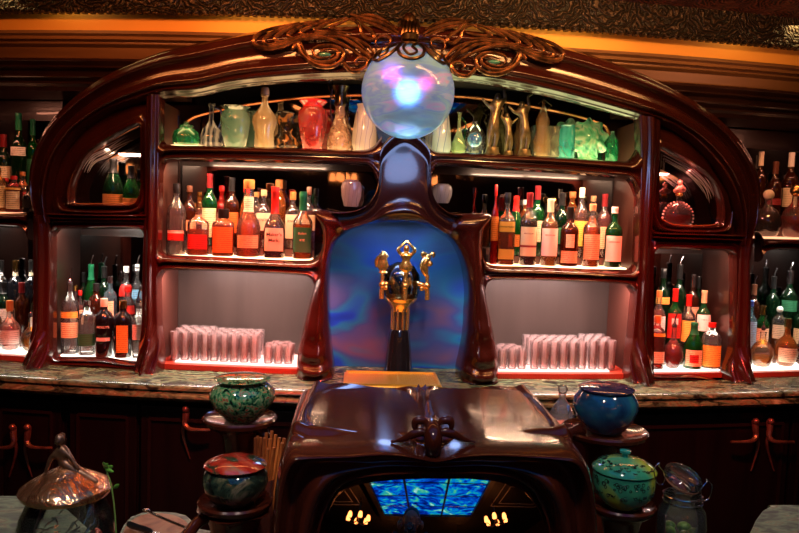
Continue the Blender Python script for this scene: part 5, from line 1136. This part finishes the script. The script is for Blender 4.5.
def wpl(l, y, n): return [UY(p.x, p.y, y) for p in spl(P2(l), n)]
def hoodf(s, t):
    c = abs(s-.5)*2                                      # 0 at the top centre, 1 at the feet
    d = .05*math.sin(math.pi*min(t*1.0, 1))**.5
    side = min(1, max(0, (c-.25)/.3))
    d += .020*side*math.sin(t*math.pi*3.4+c*1.6)+.010*(1-side)*math.sin(t*math.pi*2.6+.6)
    d += .030*math.exp(-((t-.14)/.10)**2)
    d += .020*math.exp(-((t-.90)/.045)**2)-.012*math.exp(-((t-.80)/.04)**2)
    if t >= 1: d = -.01
    if t <= 0: d = 0
    return d
A = wpl(OUT, YF, 130); B = wpl(INN, YF, 130)
hoodput(ribbon_world(A, B, hoodf, .40, 40).build('front_frame', HOODW, ang=80))
# knot where the ribs meet
m = MB()
def hp(px, py, y=-1.66): return UY(px, py, y)
m.tube(spl([hp(429, 404, -1.42), hp(430, 415, -1.54), hp(432, 424, -1.63), hp(433, 434, -1.675), hp(433, 444, -1.685), hp(432, 456, -1.67), hp(432, 463, -1.65)], 28), [.008+.009*math.sin(math.pi*i/27) for i in range(28)], 14)
for s in (-1, 1):
    for q, r_ in (([(433+s*3, 437), (433+s*10, 432), (433+s*20, 434), (433+s*30, 439), (433+s*42, 442)], .009), ([(433+s*3, 428), (433+s*9, 421), (433+s*17, 421), (433+s*18, 428), (433+s*10, 432)], .008)):
        m.tube(spl([hp(a, b, -1.655) for a, b in q], 26), [r_*(.25+.75*math.sin(math.pi*min(i+3, 25)/26)) for i in range(26)], 12)
hoodput(m.build('carved_knot', HOODW))
# convex mirror
RM = .88
P0 = UY(410, 512, YF-.042); nrm = (CAM-P0).normalized(); CC = P0-nrm*RM
rows = []; cpt = UY(432, 560, YF)
outl = [p for p in B]; outl = outl
for i in range(26):
    q = i/25; row = []
    for p in outl:
        x = cpt.x+(p.x-cpt.x)*q*1.02; z = cpt.z+(p.z-cpt.z)*q*1.02
        dd = RM*RM-(x-CC.x)**2-(z-CC.z)**2; y = CC.y-math.sqrt(max(dd, .001)); row.append((x, y, z))
    rows.append(row)
MIRM = plain('convex_mirror', (.80, .80, .82), .015, 1)
hoodput(MB().grid(rows).build('convex_mirror', MIRM, ang=80))

# saucer stands
def stand(px, py, w, y, name, label, arm_to=None, zb=ZWK, fat=1):
    p = UY(px, py, y); k = depth(p)/F; r = w*.5*k; H = p.z-zb-.001
    t = thing(name, label, 'stand', (p.x, p.y, zb+.001), 0, 'carved wooden pot stands')
    sub(MB().lathe([(r*.75, 0), (r*.72, .01), (r*.42*fat, H*.25), (r*.34*fat, H*.55), (r*.45*fat, H*.85), (r*.6*fat, H-.012)], 28, wob=lambda a, f: 1+.06*math.sin(5*a+f*4)).build('stem', HOODW), t)
    sub(MB().lathe([(r*.45, H-.02), (r*.8, H-.014), (r*.98, H-.002), (r, H+.006), (r*.95, H+.010), (r*.86, H+.004), (r*.5, H-.001)], 40).build('saucer', HOODW), t)
    if arm_to:
        m = MB(); e = [UY(a, b, c)-Vector(t.location) for a, b, c in arm_to]; m.tube(spl(e, 20), [.018-.006*math.sin(math.pi*i/19) for i in range(20)], 12); sub(m.build('arm', HOODW), t)
    return p
sA = stand(240, 420, 74, -1.25, 'pot_stand', 'carved stand with round saucer under the green speckled pot', [(258, 426, -1.27), (262, 430, -1.27), (264, 436, -1.27)])
sB = stand(235, 503, 74, -1.47, 'pot_stand', 'low carved stand under the red-lidded pot at the left of the hood', [(214, 513, -1.47), (196, 524, -1.5), (180, 548, -1.55)], fat=1.6)
sC = stand(604, 432, 86, -1.25, 'pot_stand', 'carved stand with wide saucer under the deep blue pot', [(580, 430, -1.27), (572, 432, -1.30), (565, 436, -1.33)])
sD = stand(621, 506, 68, -1.47, 'pot_stand', 'low carved stand under the yellow-green dotted pot at the right of the hood', None, fat=1.3)
sE = stand(561, 425, 34, -1.13, 'pot_stand', 'small stand hidden behind the hood under the crystal stopper bottle')

def pot(px, base, top, w, y, prof, mat, name, label, rimmat=None, z=None):
    p = UY(px, base, y);
    if z is not None: p.z = z
    k = depth(p)/F; h = (base-top)*k*1.0; r = w*.5*k
    t = thing(name, label, 'pot', (p.x, p.y, p.z), 0)
    sub(MB().lathe([(a*r, b*h) for a, b in prof], 44).build('body', mat), t); return t, h, r
SPK = noisy('green_red_speckled_glaze', [(.34, (.006, .012, .008)), (.42, (.02, .16, .07)), (.50, (.12, .32, .12)), (.56, (.30, .42, .22)), (.60, (.32, .03, .015)), (.70, (.22, .30, .14))], 75, rough=.08, coat=1, detail=4, dist=1.2)
zs = UY(240, 420, -1.25).z+.002
t, h, r = pot(242, 421, 377, 65, -1.25, [(.42, 0), (.55, .03), (.85, .28), (1, .52), (.97, .68), (.78, .82), (.66, .86), (.64, .89)], SPK, 'ceramic_pot', 'round green and red speckled pot on the upper left stand', z=zs)
sub(MB().lathe([(.64*r, .89*h), (.84*r, .93*h), (.86*r, .95*h), (.80*r, .97*h), (.60*r, 1.0*h), (.2*r, 1.01*h), (.02*r, 1.012*h)], 40).build('lid', SPK), t)
BLU = noisy('deep_blue_teal_glaze', [(.35, (.008, .03, .09)), (.5, (.015, .10, .20)), (.62, (.03, .22, .24)), (.7, (.015, .06, .2))], 7, rough=.09, coat=1, dist=1)
zs = UY(604, 432, -1.25).z+.002
t, h, r = pot(604, 433, 386, 64, -1.25, [(.45, 0), (.58, .03), (.88, .30), (1, .54), (.96, .72), (.80, .86), (.76, .89)], BLU, 'ceramic_pot', 'round deep blue pot with flat indigo lid on the upper right stand', z=zs)
sub(MB().lathe([(.76*r, .89*h), (.84*r, .91*h), (.85*r, .94*h), (.78*r, .97*h), (.5*r, 1.0*h), (.02*r, 1.01*h)], 40).build('lid', noisy('indigo_glaze', [(.3, (.01, .012, .05)), (.7, (.05, .06, .16))], 9, rough=.1, coat=1)), t)
RDL = noisy('red_marbled_glaze', [(.36, (.02, .04, .02)), (.46, (.38, .02, .012)), (.56, (.50, .08, .04)), (.66, (.25, .22, .14))], 13, rough=.07, coat=1, dist=1.5)
LUS = noisy('dark_lustre_glaze', [(.34, (.005, .01, .01)), (.46, (.03, .06, .04)), (.55, (.12, .13, .07)), (.60, (.25, .22, .14)), (.7, (.02, .03, .03))], 20, rough=.05, coat=1, dist=2, metal=.25)
zs = UY(235, 503, -1.47).z+.002
t, h, r = pot(235, 506, 460, 65, -1.47, [(.50, 0), (.62, .03), (.90, .25), (1, .48), (.97, .66), (.86, .76), (.80, .79)], LUS, 'ceramic_pot', 'dark lustred pot with red marbled lid on the lower left stand', z=zs)
sub(MB().lathe([(.80*r, .79*h), (.93*r, .82*h), (.95*r, .845*h), (.86*r, .90*h), (.55*r, .98*h), (.25*r, 1.0*h), (.01*r, 1.0*h)], 44).build('lid', RDL), t)
YGG = noisy('lime_teal_glaze', [(.36, (.02, .20, .13)), (.48, (.05, .36, .18)), (.56, (.38, .48, .04)), (.68, (.55, .55, .05))], 5, rough=.08, coat=1, dist=.6)
zs = UY(623, 506, -1.47).z+.002
t, h, r = pot(622, 511, 456, 61, -1.47, [(.52, 0), (.62, .02), (.90, .20), (1, .40), (1, .58), (.98, .64)], YGG, 'ceramic_pot', 'yellow and green dotted pot with teal knob on the lower right stand', z=zs)
lid = sub(MB().lathe([(.96*r, .64*h), (1.03*r, .67*h), (1.02*r, .70*h), (.85*r, .78*h), (.5*r, .86*h), (.2*r, .89*h), (.01*r, .9*h)], 44).build('lid', YGG), t)
q = MB().lathe([(.10*r, .88*h), (.11*r, .96*h), (.18*r, .98*h), (.18*r, 1.02*h), (.02*r, 1.03*h)], 16).build('knob', plain('teal_glaze', (.02, .30, .26), .1, 0, 1)); q.parent = lid
m = MB(); rd = random.Random(3)
for i in range(70):                                       # raised black slip rings and dots
    a = rd.uniform(math.pi*1.02, math.pi*1.98); z = rd.choice((.30, .36, .48, .54)); rr = r*(1.0 if z > .4 else .965)*1.0; s_ = rd.uniform(.0018, .0042)
    c = (rr*math.cos(a), rr*math.sin(a), z*h+rd.uniform(-.004, .004)); m.tube([(c[0]+s_*math.cos(b)*-math.sin(a), c[1]+s_*math.cos(b)*math.cos(a), c[2]+s_*math.sin(b)) for b in [j*math.pi/5 for j in range(11)]], .0007, 5)
for i in range(80):
    a = rd.uniform(0, 2*math.pi); q_ = rd.uniform(.55, .93); zz = .70+(.88-.70)*(1-q_)/.6; s_ = rd.uniform(.002, .004)
    c = (r*q_*math.cos(a), r*q_*math.sin(a), (.885-.16*((q_-.25)/.75)**1.6)*h); m.tube([(c[0]+s_*math.cos(b), c[1]+s_*math.sin(b), c[2]+.0005) for b in [j*math.pi/5 for j in range(11)]], .0008, 5)
sub(m.build('slip_dots', plain('black_slip', (.01, .02, .012), .2)), t)
# crystal bottle with ball stopper
p = UY(561, 425, -1.13); p.z += .006; k = depth(p)/F
t = thing('crystal_decanter', 'small clear crystal decanter with faceted ball stopper behind the blue pot', 'decanter', p)
cw = lambda a, f: 1+.05*math.cos(8*a)
sub(MB().lathe([(12*k, 0), (13*k, 2*k), (12*k, 10*k), (8*k, 18*k), (3.5*k, 24*k), (3*k, 28*k), (4.5*k, 29*k)], 24, wob=cw).build('glass_body', glass('crystal', (.92, .93, .93), .22, .03, (.9, .85, .8))), t)
sub(MB().ball((0, 0, 34*k), 5*k, 10).build('stopper', MATS['crystal']), t)

# bundle of cinnamon sticks in a small glass behind the red-lidded pot
cp = UY(262, 486, -1.33); k = depth(cp)/F
t = thing('spice_cup', 'small pink glass cup holding cinnamon sticks between pot and hood', 'cup', (cp.x, cp.y, ZWK+.001)); Hc = cp.z-ZWK+.02
sub(MB().lathe([(11*k, 0), (12*k, .004), (14.5*k, Hc), (13.8*k, Hc), (11.2*k, .01), (2*k, .008)], 24).build('glass_body', glass('pink_cup_glass', (.85, .55, .5), .35, .05, (.7, .25, .2))), t)
CIN = noisy('cinnamon_bark', [(.35, (.22, .05, .012)), (.55, (.70, .20, .04)), (.7, (.9, .40, .10))], 30, rough=.5, stretch=(1, 1, .2), bump=.5)
bases = [(0, 0)]+[(.0092*math.cos(a*math.pi/3), .0092*math.sin(a*math.pi/3)) for a in range(6)]+[(.0150*math.cos(a*math.pi/3+.52), .0150*math.sin(a*math.pi/3+.52)) for a in range(6)]
tc = UY(270, 440, -1.33)-Vector((cp.x, cp.y, 0)); rd = random.Random(5)
for bx_, by_ in bases:
    base = Vector((cp.x+bx_, cp.y+by_, ZWK+.016)); end = Vector((tc.x+bx_*2.3, tc.y+by_*2.3, tc.z+rd.uniform(-.012, .012)-base.z))-Vector((bx_, by_, 0))
    q = MB(); q.tube([(0, 0, 0), tuple(end*.33), tuple(end*.66), tuple(end)], [.0038, .0040, .0041, .0040], 7)
    o = q.build('cinnamon_stick', CIN); o.location = base; tag(o, 'long orange-brown cinnamon stick fanned out with others behind the red-lidded pot', 'cinnamon stick', 'cinnamon sticks in the glass cup')

# big lidded jar, bottom left
p = UY(66, 492, -1.50); k = depth(p)/F; H = p.z-ZWK
t = thing('lidded_glass_jar', 'big glass jar with copper lid and mermaid figure finial at the bottom left', 'jar', (p.x, p.y, ZWK+.001))
sub(MB().lathe([(38*k, 0), (44*k, .01), (47*k, H*.30), (47*k, H*.55), (42*k, H*.78), (35*k, H*.93), (35*k, H*.99), (33*k, H*.99), (33*k, H*.93), (40*k, H*.77), (44*k, H*.55), (44*k, H*.3), (40*k, .015), (3*k, .012)], 44, wob=lambda a, f: 1+.012*math.cos(16*a)).build('glass_body', glass('jar_glass', (.88, .92, .90), .04, .04, (.5, .6, .5))), t)
lw = lambda a, f: 1+.02*math.sin(5*a+f*8)*(f > .2)
lid = sub(MB().lathe([(33*k, H*.98), (42*k, H*.985), (43.5*k, H+.006), (42*k, H+.012), (36*k, H+.020), (24*k, H+.034), (14*k, H+.044), (8*k, H+.050), (.5*k, H+.052)], 56, wob=lw).build('lid', noisy('swirled_copper', [(.3, (.40, .13, .05)), (.6, (.92, .48, .24)), (.75, (.7, .55, .42))], 9, rough=.2, metal=.9, dist=4, bump=.9)), t)
z0 = H+.036; noisy('worn_bronze_figure', [(.3, (.12, .06, .03)), (.7, (.40, .22, .12))], 60, rough=.3, metal=.8)
J = [((0, 0, z0+.010), .016), ((-.004, 0, z0+.030), .011), ((-.008, 0, z0+.048), .013), ((-.010, -.001, z0+.062), .006), ((-.026, -.01, z0+.036), .005), ((-.034, -.015, z0+.006), .004), ((.012, -.008, z0+.038), .005), ((.030, -.012, z0+.012), .004), ((.024, 0, z0+.004), .013), ((.048, -.004, z0-.006), .009), ((.066, -.012, z0-.012), .004)]
fg = skin('figure_finial', J, [(0, 1), (1, 2), (2, 3), (2, 4), (4, 5), (2, 6), (6, 7), (0, 8), (8, 9), (9, 10)], MATS['worn_bronze_figure'], lid)
hd = MB().ball((-.011, -.004, z0+.071), .0105, 14, .9, 1, 1.15); hd.tube([(-.011, .006, z0+.078), (-.011, .012, z0+.066), (-.010, .010, z0+.052)], [.007, .007, .003]); hd.ball((-.011, -.0145, z0+.070), .002, 6)
q = hd.build('figure_head', noisy('worn_bronze', [(.3, (.10, .06, .04)), (.7, (.35, .22, .15))], 60, rough=.35, metal=.8)); q.parent = lid
RB = noisy('dried_berry_red', [(.3, (.30, .04, .02)), (.7, (.65, .20, .12))], 120, rough=.3, bump=1)
rd = random.Random(11)
for i in range(9):                                        # fruit shapes moulded on the jar shoulder
    px, py = [(92, 528), (104, 524), (84, 533), (98, 538), (76, 527), (40, 533), (30, 528), (106, 536), (60, 536)][i]
    c = UY(px, py, -1.50)-Vector(t.location); a = math.asin(max(-1, min(1, c.x/(44*k)))); rr = 45*k; cc = (rr*math.sin(a)*.98, -rr*math.cos(a)*.98, c.z)
    m = MB()
    for j in range(16): aa, bb = rd.uniform(0, 6.28), rd.uniform(-1.4, 1.4); m.ball((cc[0]+4*k*math.cos(aa)*math.cos(bb), cc[1]+2.5*k*math.sin(aa)*math.cos(bb), cc[2]+4.5*k*math.sin(bb)), 1.9*k, 7)
    sub(m.build('fruit_relief', RB), t)
m = MB(); rd = random.Random(4)
for i in range(22):
    a = rd.uniform(3.3, 6.1); z = H*rd.uniform(.55, .9); P = [(36*k*math.cos(a+.12*j*rd.uniform(.5, 1.5))*.9, 36*k*math.sin(a+.12*j)*.9, z+j*.009*rd.choice((1, .7))) for j in range(4)]
    m.tube(spl(P, 10), .0013, 5)
sub(m.build('wire_garland', plain('pale_silver_wire', (.6, .65, .6), .2, .8)), t)
sp_ = thing('mint_sprig', 'bright green herb sprig poking out beside the copper jar lid', 'herb sprig', tuple(UZ(118, 600, ZWK+.002)))
b0 = Vector(sp_.location); b0z = ZWK
m = MB(); yS = b0.y; P = spl([(0, 0, 0), tuple(UY(116, 530, yS)-b0), tuple(UY(112, 490, yS)-b0), tuple(UY(106, 469, yS)-b0)], 20); m.tube(P, .0016, 6); sub(m.build('stem', plain('stem_green', (.20, .40, .08), .5)), sp_)
LV = plain('leaf_green', (.16, .50, .06), .4)
for a, b, c, d in ((104, 469, 113, 472), (103, 468, 107, 463), (106, 468, 112, 466), (105, 467, 102, 462), (113, 488, 118, 484)):
    p0_, p1_ = UY(a+1, b, yS)-b0, UY(c+1, d, yS-.008)-b0; m = MB(); m.tube([p0_, p0_.lerp(p1_, .35), p0_.lerp(p1_, .75), p1_], [.0012, .0042, .0035, .0005], 8, .35); sub(m.build('leaf', LV), sp_)

# clip-top jar with limes, bottom right
p = UY(683, 494, -1.52); k = depth(p)/F*.86; H = p.z-ZWK
t = thing('clip_top_jar', 'glass clip-top jar of limes with tilted glass lid at the lower right', 'jar', (p.x, p.y, ZWK+.001))
sub(MB().lathe([(26*k, 0), (28*k, .008), (28*k, H*.72), (26*k, H*.84), (21*k, H*.92), (21*k, H), (19.5*k, H), (19.5*k, H*.92), (24.5*k, H*.83), (26.5*k, H*.7), (26*k, .012), (2*k, .010)], 40).build('glass_body', glass('jar_glass_plain', (.90, .93, .91), .06, .03, (.8, .85, .8))), t)
c = UY(683, 478, -1.515)-Vector(t.location); Rt = Matrix.Rotation(R(13), 4, 'Y') @ Matrix.Rotation(R(24), 4, 'X')
def tilt(mb): mb.v = [tuple(c+(Rt @ Vector(v))) for v in mb.v]; return mb
lid = sub(tilt(MB().lathe([(18*k, -.004), (22.5*k, -.002), (22.5*k, .004), (20*k, .008), (14*k, .010), (11*k, .006), (1*k, .006)], 40)).build('glass_lid', glass('lid_glass', (.88, .90, .90), .03, .04, (.6, .58, .54))), t)
q = tilt(MB().tube([(21*k*math.cos(a), 21*k*math.sin(a), -.005) for a in [i*math.pi/18 for i in range(37)]], .0022, 6)).build('seal', plain('orange_rubber', (.35, .16, .09), .5)); q.parent = lid
m = MB(); w = .0012
for s, (a, b) in ((-1, (659, 466)), (1, (707, 482))):
    e = [UY(a+7*-s*-1*0, b, -1.52), UY(a, b-3, -1.53), UY(a+s*5, b+4, -1.53), UY(a+s*2, b+16, -1.53), UY(a-s*4, b+18, -1.53), UY(a-s*6, b+8, -1.53), UY(a, b, -1.52)]
    m.tube(spl([q_-Vector(t.location) for q_ in e], 30), w, 6)
for dz in (0, .012): m.tube([(22*k*math.cos(a), 22*k*math.sin(a), H*.93+dz) for a in [i*math.pi/18 for i in range(37)]], w*1.2, 6)
sub(m.build('wire_bail', STEEL), t)
LM = noisy('lime_skin', [(.35, (.06, .22, .02)), (.65, (.28, .50, .06))], 30, rough=.35); LF = noisy('lime_flesh', [(.3, (.45, .58, .12)), (.7, (.70, .78, .35))], 30, rough=.3)
rd = random.Random(9); i = 0
for zl in (.3, .62):
    for a in (0.2, 1.5, 2.8, 4.0, 5.3):
        rr = 15*k; loc = Vector((p.x+rr*math.cos(a+zl*3), p.y+rr*math.sin(a+zl*3), ZWK+H*zl))
        w_ = MB(); R_ = 9*k; rows = []
        for j in range(9):
            b = math.pi*j/8; rows.append([(R_*math.cos(b), R_*.8*math.sin(b)*math.cos(c__), R_*math.sin(b)*math.sin(c__)*.9) for c__ in [math.pi*q__/8 for q__ in range(9)]])
        w_.grid(rows); o1 = w_.build('rind', LM)
        t2 = thing('lime_wedge', 'green lime wedge inside the clip-top jar', 'lime', loc, rd.uniform(0, 6), 'lime wedges in the clip-top jar'); sub(o1, t2)
        f_ = MB(); f_.lathe([(R_*.97, -.001), (R_*.97, .001), (R_*.3, .0015)], 18, sy=.8); t2.rotation_euler = (rd.uniform(-.9, .9), rd.uniform(-.9, .9), rd.uniform(0, 6)); sub(f_.build('flesh', LF), t2)
# cutting board with knife and peeler, bottom left
p = UZ(155, 536, ZWK+.002); bd = thing('cutting_board', 'small orange-brown round-cornered board on the granite left of the lower pot', 'board', (p.x, p.y, ZWK+.001))
pts = [UZ(a, b, ZWK+.025)-Vector((p.x, p.y, ZWK+.001)) for a, b in [(121, 545), (124, 528), (134, 517), (150, 512), (170, 513), (185, 519), (192, 532), (192, 560), (170, 600), (130, 600), (120, 570)]]
pts = even(pts+[pts[0]], 60)[:-1]; cc = sum(pts, Vector())/len(pts); m = MB()
m.grid([[(q.x, q.y, 0) for q in pts], [(q.x, q.y, .020) for q in pts], [tuple(cc+(Vector((q.x, q.y, .024))-Vector((cc.x, cc.y, 0)))*.97-Vector((cc.x*.0, 0, cc.z))) for q in pts]], True, True)
sub(m.build('board', noisy('orange_stone_board', [(.3, (.09, .03, .014)), (.5, (.24, .10, .045)), (.7, (.26, .18, .10))], 14, rough=.6, spec=.2, dist=1)), bd)
def tool(name, label, cat, pts, parts):
    base = UZ(pts[0][0], pts[0][1], ZWK+.034); t = thing(name, label, cat, base)
    W_ = [UZ(a, b, ZWK+.034+dz)-base for a, b, dz in pts]; parts(t, W_); return t
def kn(t, P):
    sub(MB().tube(spl([P[0], P[0].lerp(P[1], .5), P[1]], 12), [.007, .008, .0085, .0085, .008, .0075, .008, .0085, .0085, .008, .0075, .006], 10, .6).build('handle', BLACKM), t)
    a, b = P[1], P[2]; d = (b-a); s_ = d.cross(Vector((0, 0, 1))).normalized()*.009
    sub(MB().add([a-s_*.7, a+s_*.7, a.lerp(b, .8)+s_, b, a.lerp(b, .8)-s_*.7]+[v+Vector((0, 0, .0016)) for v in (a-s_*.7, a+s_*.7, a.lerp(b, .8)+s_, b, a.lerp(b, .8)-s_*.7)], [(0, 1, 2, 3, 4), (9, 8, 7, 6, 5), (0, 5, 6, 1), (1, 6, 7, 2), (2, 7, 8, 3), (3, 8, 9, 4), (4, 9, 5, 0)]).build('blade', STEEL, smooth=False), t)
tool('paring_knife', 'small knife with black handle lying on the board', 'knife', [(128, 524, 0), (152, 532, 0), (178, 541, 0)], kn)
def bs(t, P):
    sub(MB().tube(spl(P, 20), [.0032]*20, 8).build('handle', STEEL), t); sub(MB().ball(P[0], .006, 12, 1.4, 1, .6).build('bowl', STEEL), t)
tool('bar_spoon', 'slim steel bar spoon leaning over the back of the board', 'spoon', [(146, 510, .010), (160, 517, .014), (184, 527, .018)], bs)

# ================================================================== ROOM BEHIND THE CAMERA (seen in the mirrors)
sky = thing('skylight', 'blue stained glass ceiling panel, seen reflected in the convex mirror', 'skylight', (0, (SKY0+SKY1)/2, ZC+.05))
m_, n, out = nt('stained_glass'); mp = coord(n, (1.2, 1.5, 1), (0, 0, R(18)))
nz = N(n, 'ShaderNodeTexNoise'); nz.inputs['Scale'].default_value = 2.2; nz.inputs['Detail'].default_value = 5; nz.inputs['Distortion'].default_value = 2.0; n.links.new(mp.outputs[0], nz.inputs[0])
cr = ramp(n, nz.outputs[0], [(.30, (.0, .005, .05)), (.43, (.0, .02, .28)), (.52, (.0, .10, .60)), (.58, (.0, .30, .45)), (.64, (.05, .45, .22)), (.74, (.45, .8, .9))])
e_ = N(n, 'ShaderNodeEmission'); e_.inputs[1].default_value = 1.0; n.links.new(cr.outputs[0], e_.inputs[0]); n.links.new(e_.outputs[0], out.inputs[0])
sub(MB().box(-SKX, SKX, (SKY0-SKY1)/2, (SKY1-SKY0)/2, 0, .01).build('stained_glass', m_, smooth=False), sky)
ld = MB()
for x in (-.36, .36): ld.box(x-.018, x+.018, (SKY0-SKY1)/2, (SKY1-SKY0)/2, -.03, -.001)
for i in range(1, 9): y = (SKY0-SKY1)/2+(SKY1-SKY0)*i/9; ld.box(-SKX, SKX, y-.006, y+.006, -.012, -.001)
sub(ld.build('lead_bars', BLACKM, smooth=False), sky)
fr_ = MB()
for x in (-SKX-.05, SKX+.05): fr_.box(x-.05, x+.05, (SKY0-SKY1)/2, (SKY1-SKY0)/2, -.05, .02)
sub(fr_.build('skylight_frame', plain('dark_frame_wood', (.03, .02, .015), .4), smooth=False), sky)
def chandelier(x, y, z, n_, r_, label, reach=1):
    t = thing('chandelier', label, 'chandelier', (x, y, z), 0, 'chandeliers behind the photographer')
    m = MB(); m.tube([(0, 0, 0), (0, 0, ZC-z-.001)], .012); m.ball((0, 0, 0), .035)
    sub(m.build('stem', BRONZE), t)
    for i in range(n_):
        a = 2*math.pi*i/n_; e = Vector((r_*math.cos(a), r_*math.sin(a), .0)); m = MB(); m.tube(spl([(0, 0, -.01), tuple(e*.5+Vector((0, 0, -.07))), tuple(e+Vector((0, 0, -.02)))], 12), .008, 6); arm = sub(m.build('arm', BRONZE), t)
        q = MB().lathe([(.036, -.01), (.040, .02), (.032, .07), (.022, .09)], 14, tuple(e)).build('lamp_shade', emit('orange_lamp_shade', (1, .26, .06), 5)); q.parent = arm
for x, y, z in ((-1.25, -4.4, 2.12), (1.3, -4.4, 2.12), (1.55, -2.9, 2.3), (-.8, -5.9, 2.05), (.85, -5.9, 2.05)):
    chandelier(x, y, z, 6 if y < -3 else 2, .20, {(-1.25): 'six-lamp bronze chandelier left of the skylight, in the mirror', 1.3: 'six-lamp bronze chandelier right of the skylight, in the mirror', 1.55: 'pair of orange lamps at the mirror\'s upper right', -.8: 'farther six-lamp chandelier low in the mirror, left of the photographer', .85: 'farther six-lamp chandelier low in the mirror, right of the photographer'}[x])
# photographer
per = thing('person', 'dark-clothed person raising a camera, seen as a silhouette in the convex mirror', 'person', (CAM.x, -3.30, 0.0)); per.scale = (1.05, 1.05, 1.035)
CL = plain('dark_clothes', (.012, .012, .014), .8); SKN = plain('skin', (.35, .18, .11), .5); HR_ = plain('dark_hair', (.02, .012, .008), .5)
J = [((0, 0, .92), .15), ((0, 0, 1.12), .14), ((0, 0, 1.34), (.17, .12)), ((0, .0, 1.48), .065), ((.11, 0, .88), .095), ((.12, .02, .50), .062), ((.13, -.02, .09), .045), ((.14, .12, .045), .04), ((-.11, 0, .88), .095), ((-.12, .02, .50), .062), ((-.13, -.02, .09), .045), ((-.14, .12, .045), .04),
     ((.20, 0, 1.40), .062), ((.27, .10, 1.22), .048), ((.13, .17, 1.50), .036), ((-.20, 0, 1.40), .062), ((-.27, .10, 1.22), .048), ((-.13, .17, 1.50), .036)]
E_ = [(0, 1), (1, 2), (2, 3), (0, 4), (4, 5), (5, 6), (6, 7), (0, 8), (8, 9), (9, 10), (10, 11), (2, 12), (12, 13), (13, 14), (2, 15), (15, 16), (16, 17)]
sub(skin('clothed_body', J, E_, CL, None, 2), per)
hd = MB().ball((0, .03, 1.66), .098, 24, .82, 1, 1.22); hd.ball((0, .128, 1.645), .014, 8, .8, 1.2, 1.4)
for s in (-1, 1): hd.ball((s*.083, .02, 1.655), .022, 8, .35, .8, 1.3); hd.ball((s*.032, .112, 1.672), .013, 8)
hd.ball((0, .112, 1.605), .02, 8, 1.2, .5, .35); hd.tube([(0, 0, 1.46), (0, .015, 1.60)], [.055, .05], 14)
sub(hd.build('head', SKN), per); sub(MB().ball((0, .005, 1.70), .103, 20, .88, 1, 1.1).build('hair', HR_), per)
for s in (-1, 1):
    h_ = MB(); h_.ball((s*.105, .20, 1.55), .036, 12, .6, 1, 1.2)
    for i in range(4): h_.tube(spl([(s*.10, .205, 1.535+.014*i), (s*.092, .235, 1.545+.016*i), (s*.080, .245, 1.548+.016*i), (s*.074, .240, 1.55+.015*i)], 8), [.009]*6+[.008, .006], 7)
    h_.tube(spl([(s*.10, .19, 1.53), (s*.088, .185, 1.54), (s*.080, .19, 1.556)], 6), .010, 7); sub(h_.build('hand', SKN), per)
cmr = thing('camera_body', 'small black camera held up by the photographer in the mirror', 'camera', (CAM.x, -3.30+.195, 1.625-.085))
sub(MB().box(-.06, .06, -.018, .018, 0, .075).build('body', BLACKM, smooth=False, bevel=.004), cmr)
sub(MB().box(-.02, .02, -.015, .015, .076, .095).build('viewfinder', BLACKM, smooth=False, bevel=.003), cmr)
m = MB().lathe([(.028, 0), (.030, .005), (.030, .035), (.026, .04), (.02, .038)], 24); m.v = [(v[0], v[2]+.0185, v[1]+.037) for v in m.v]; sub(m.build('lens', BLACKM), cmr)
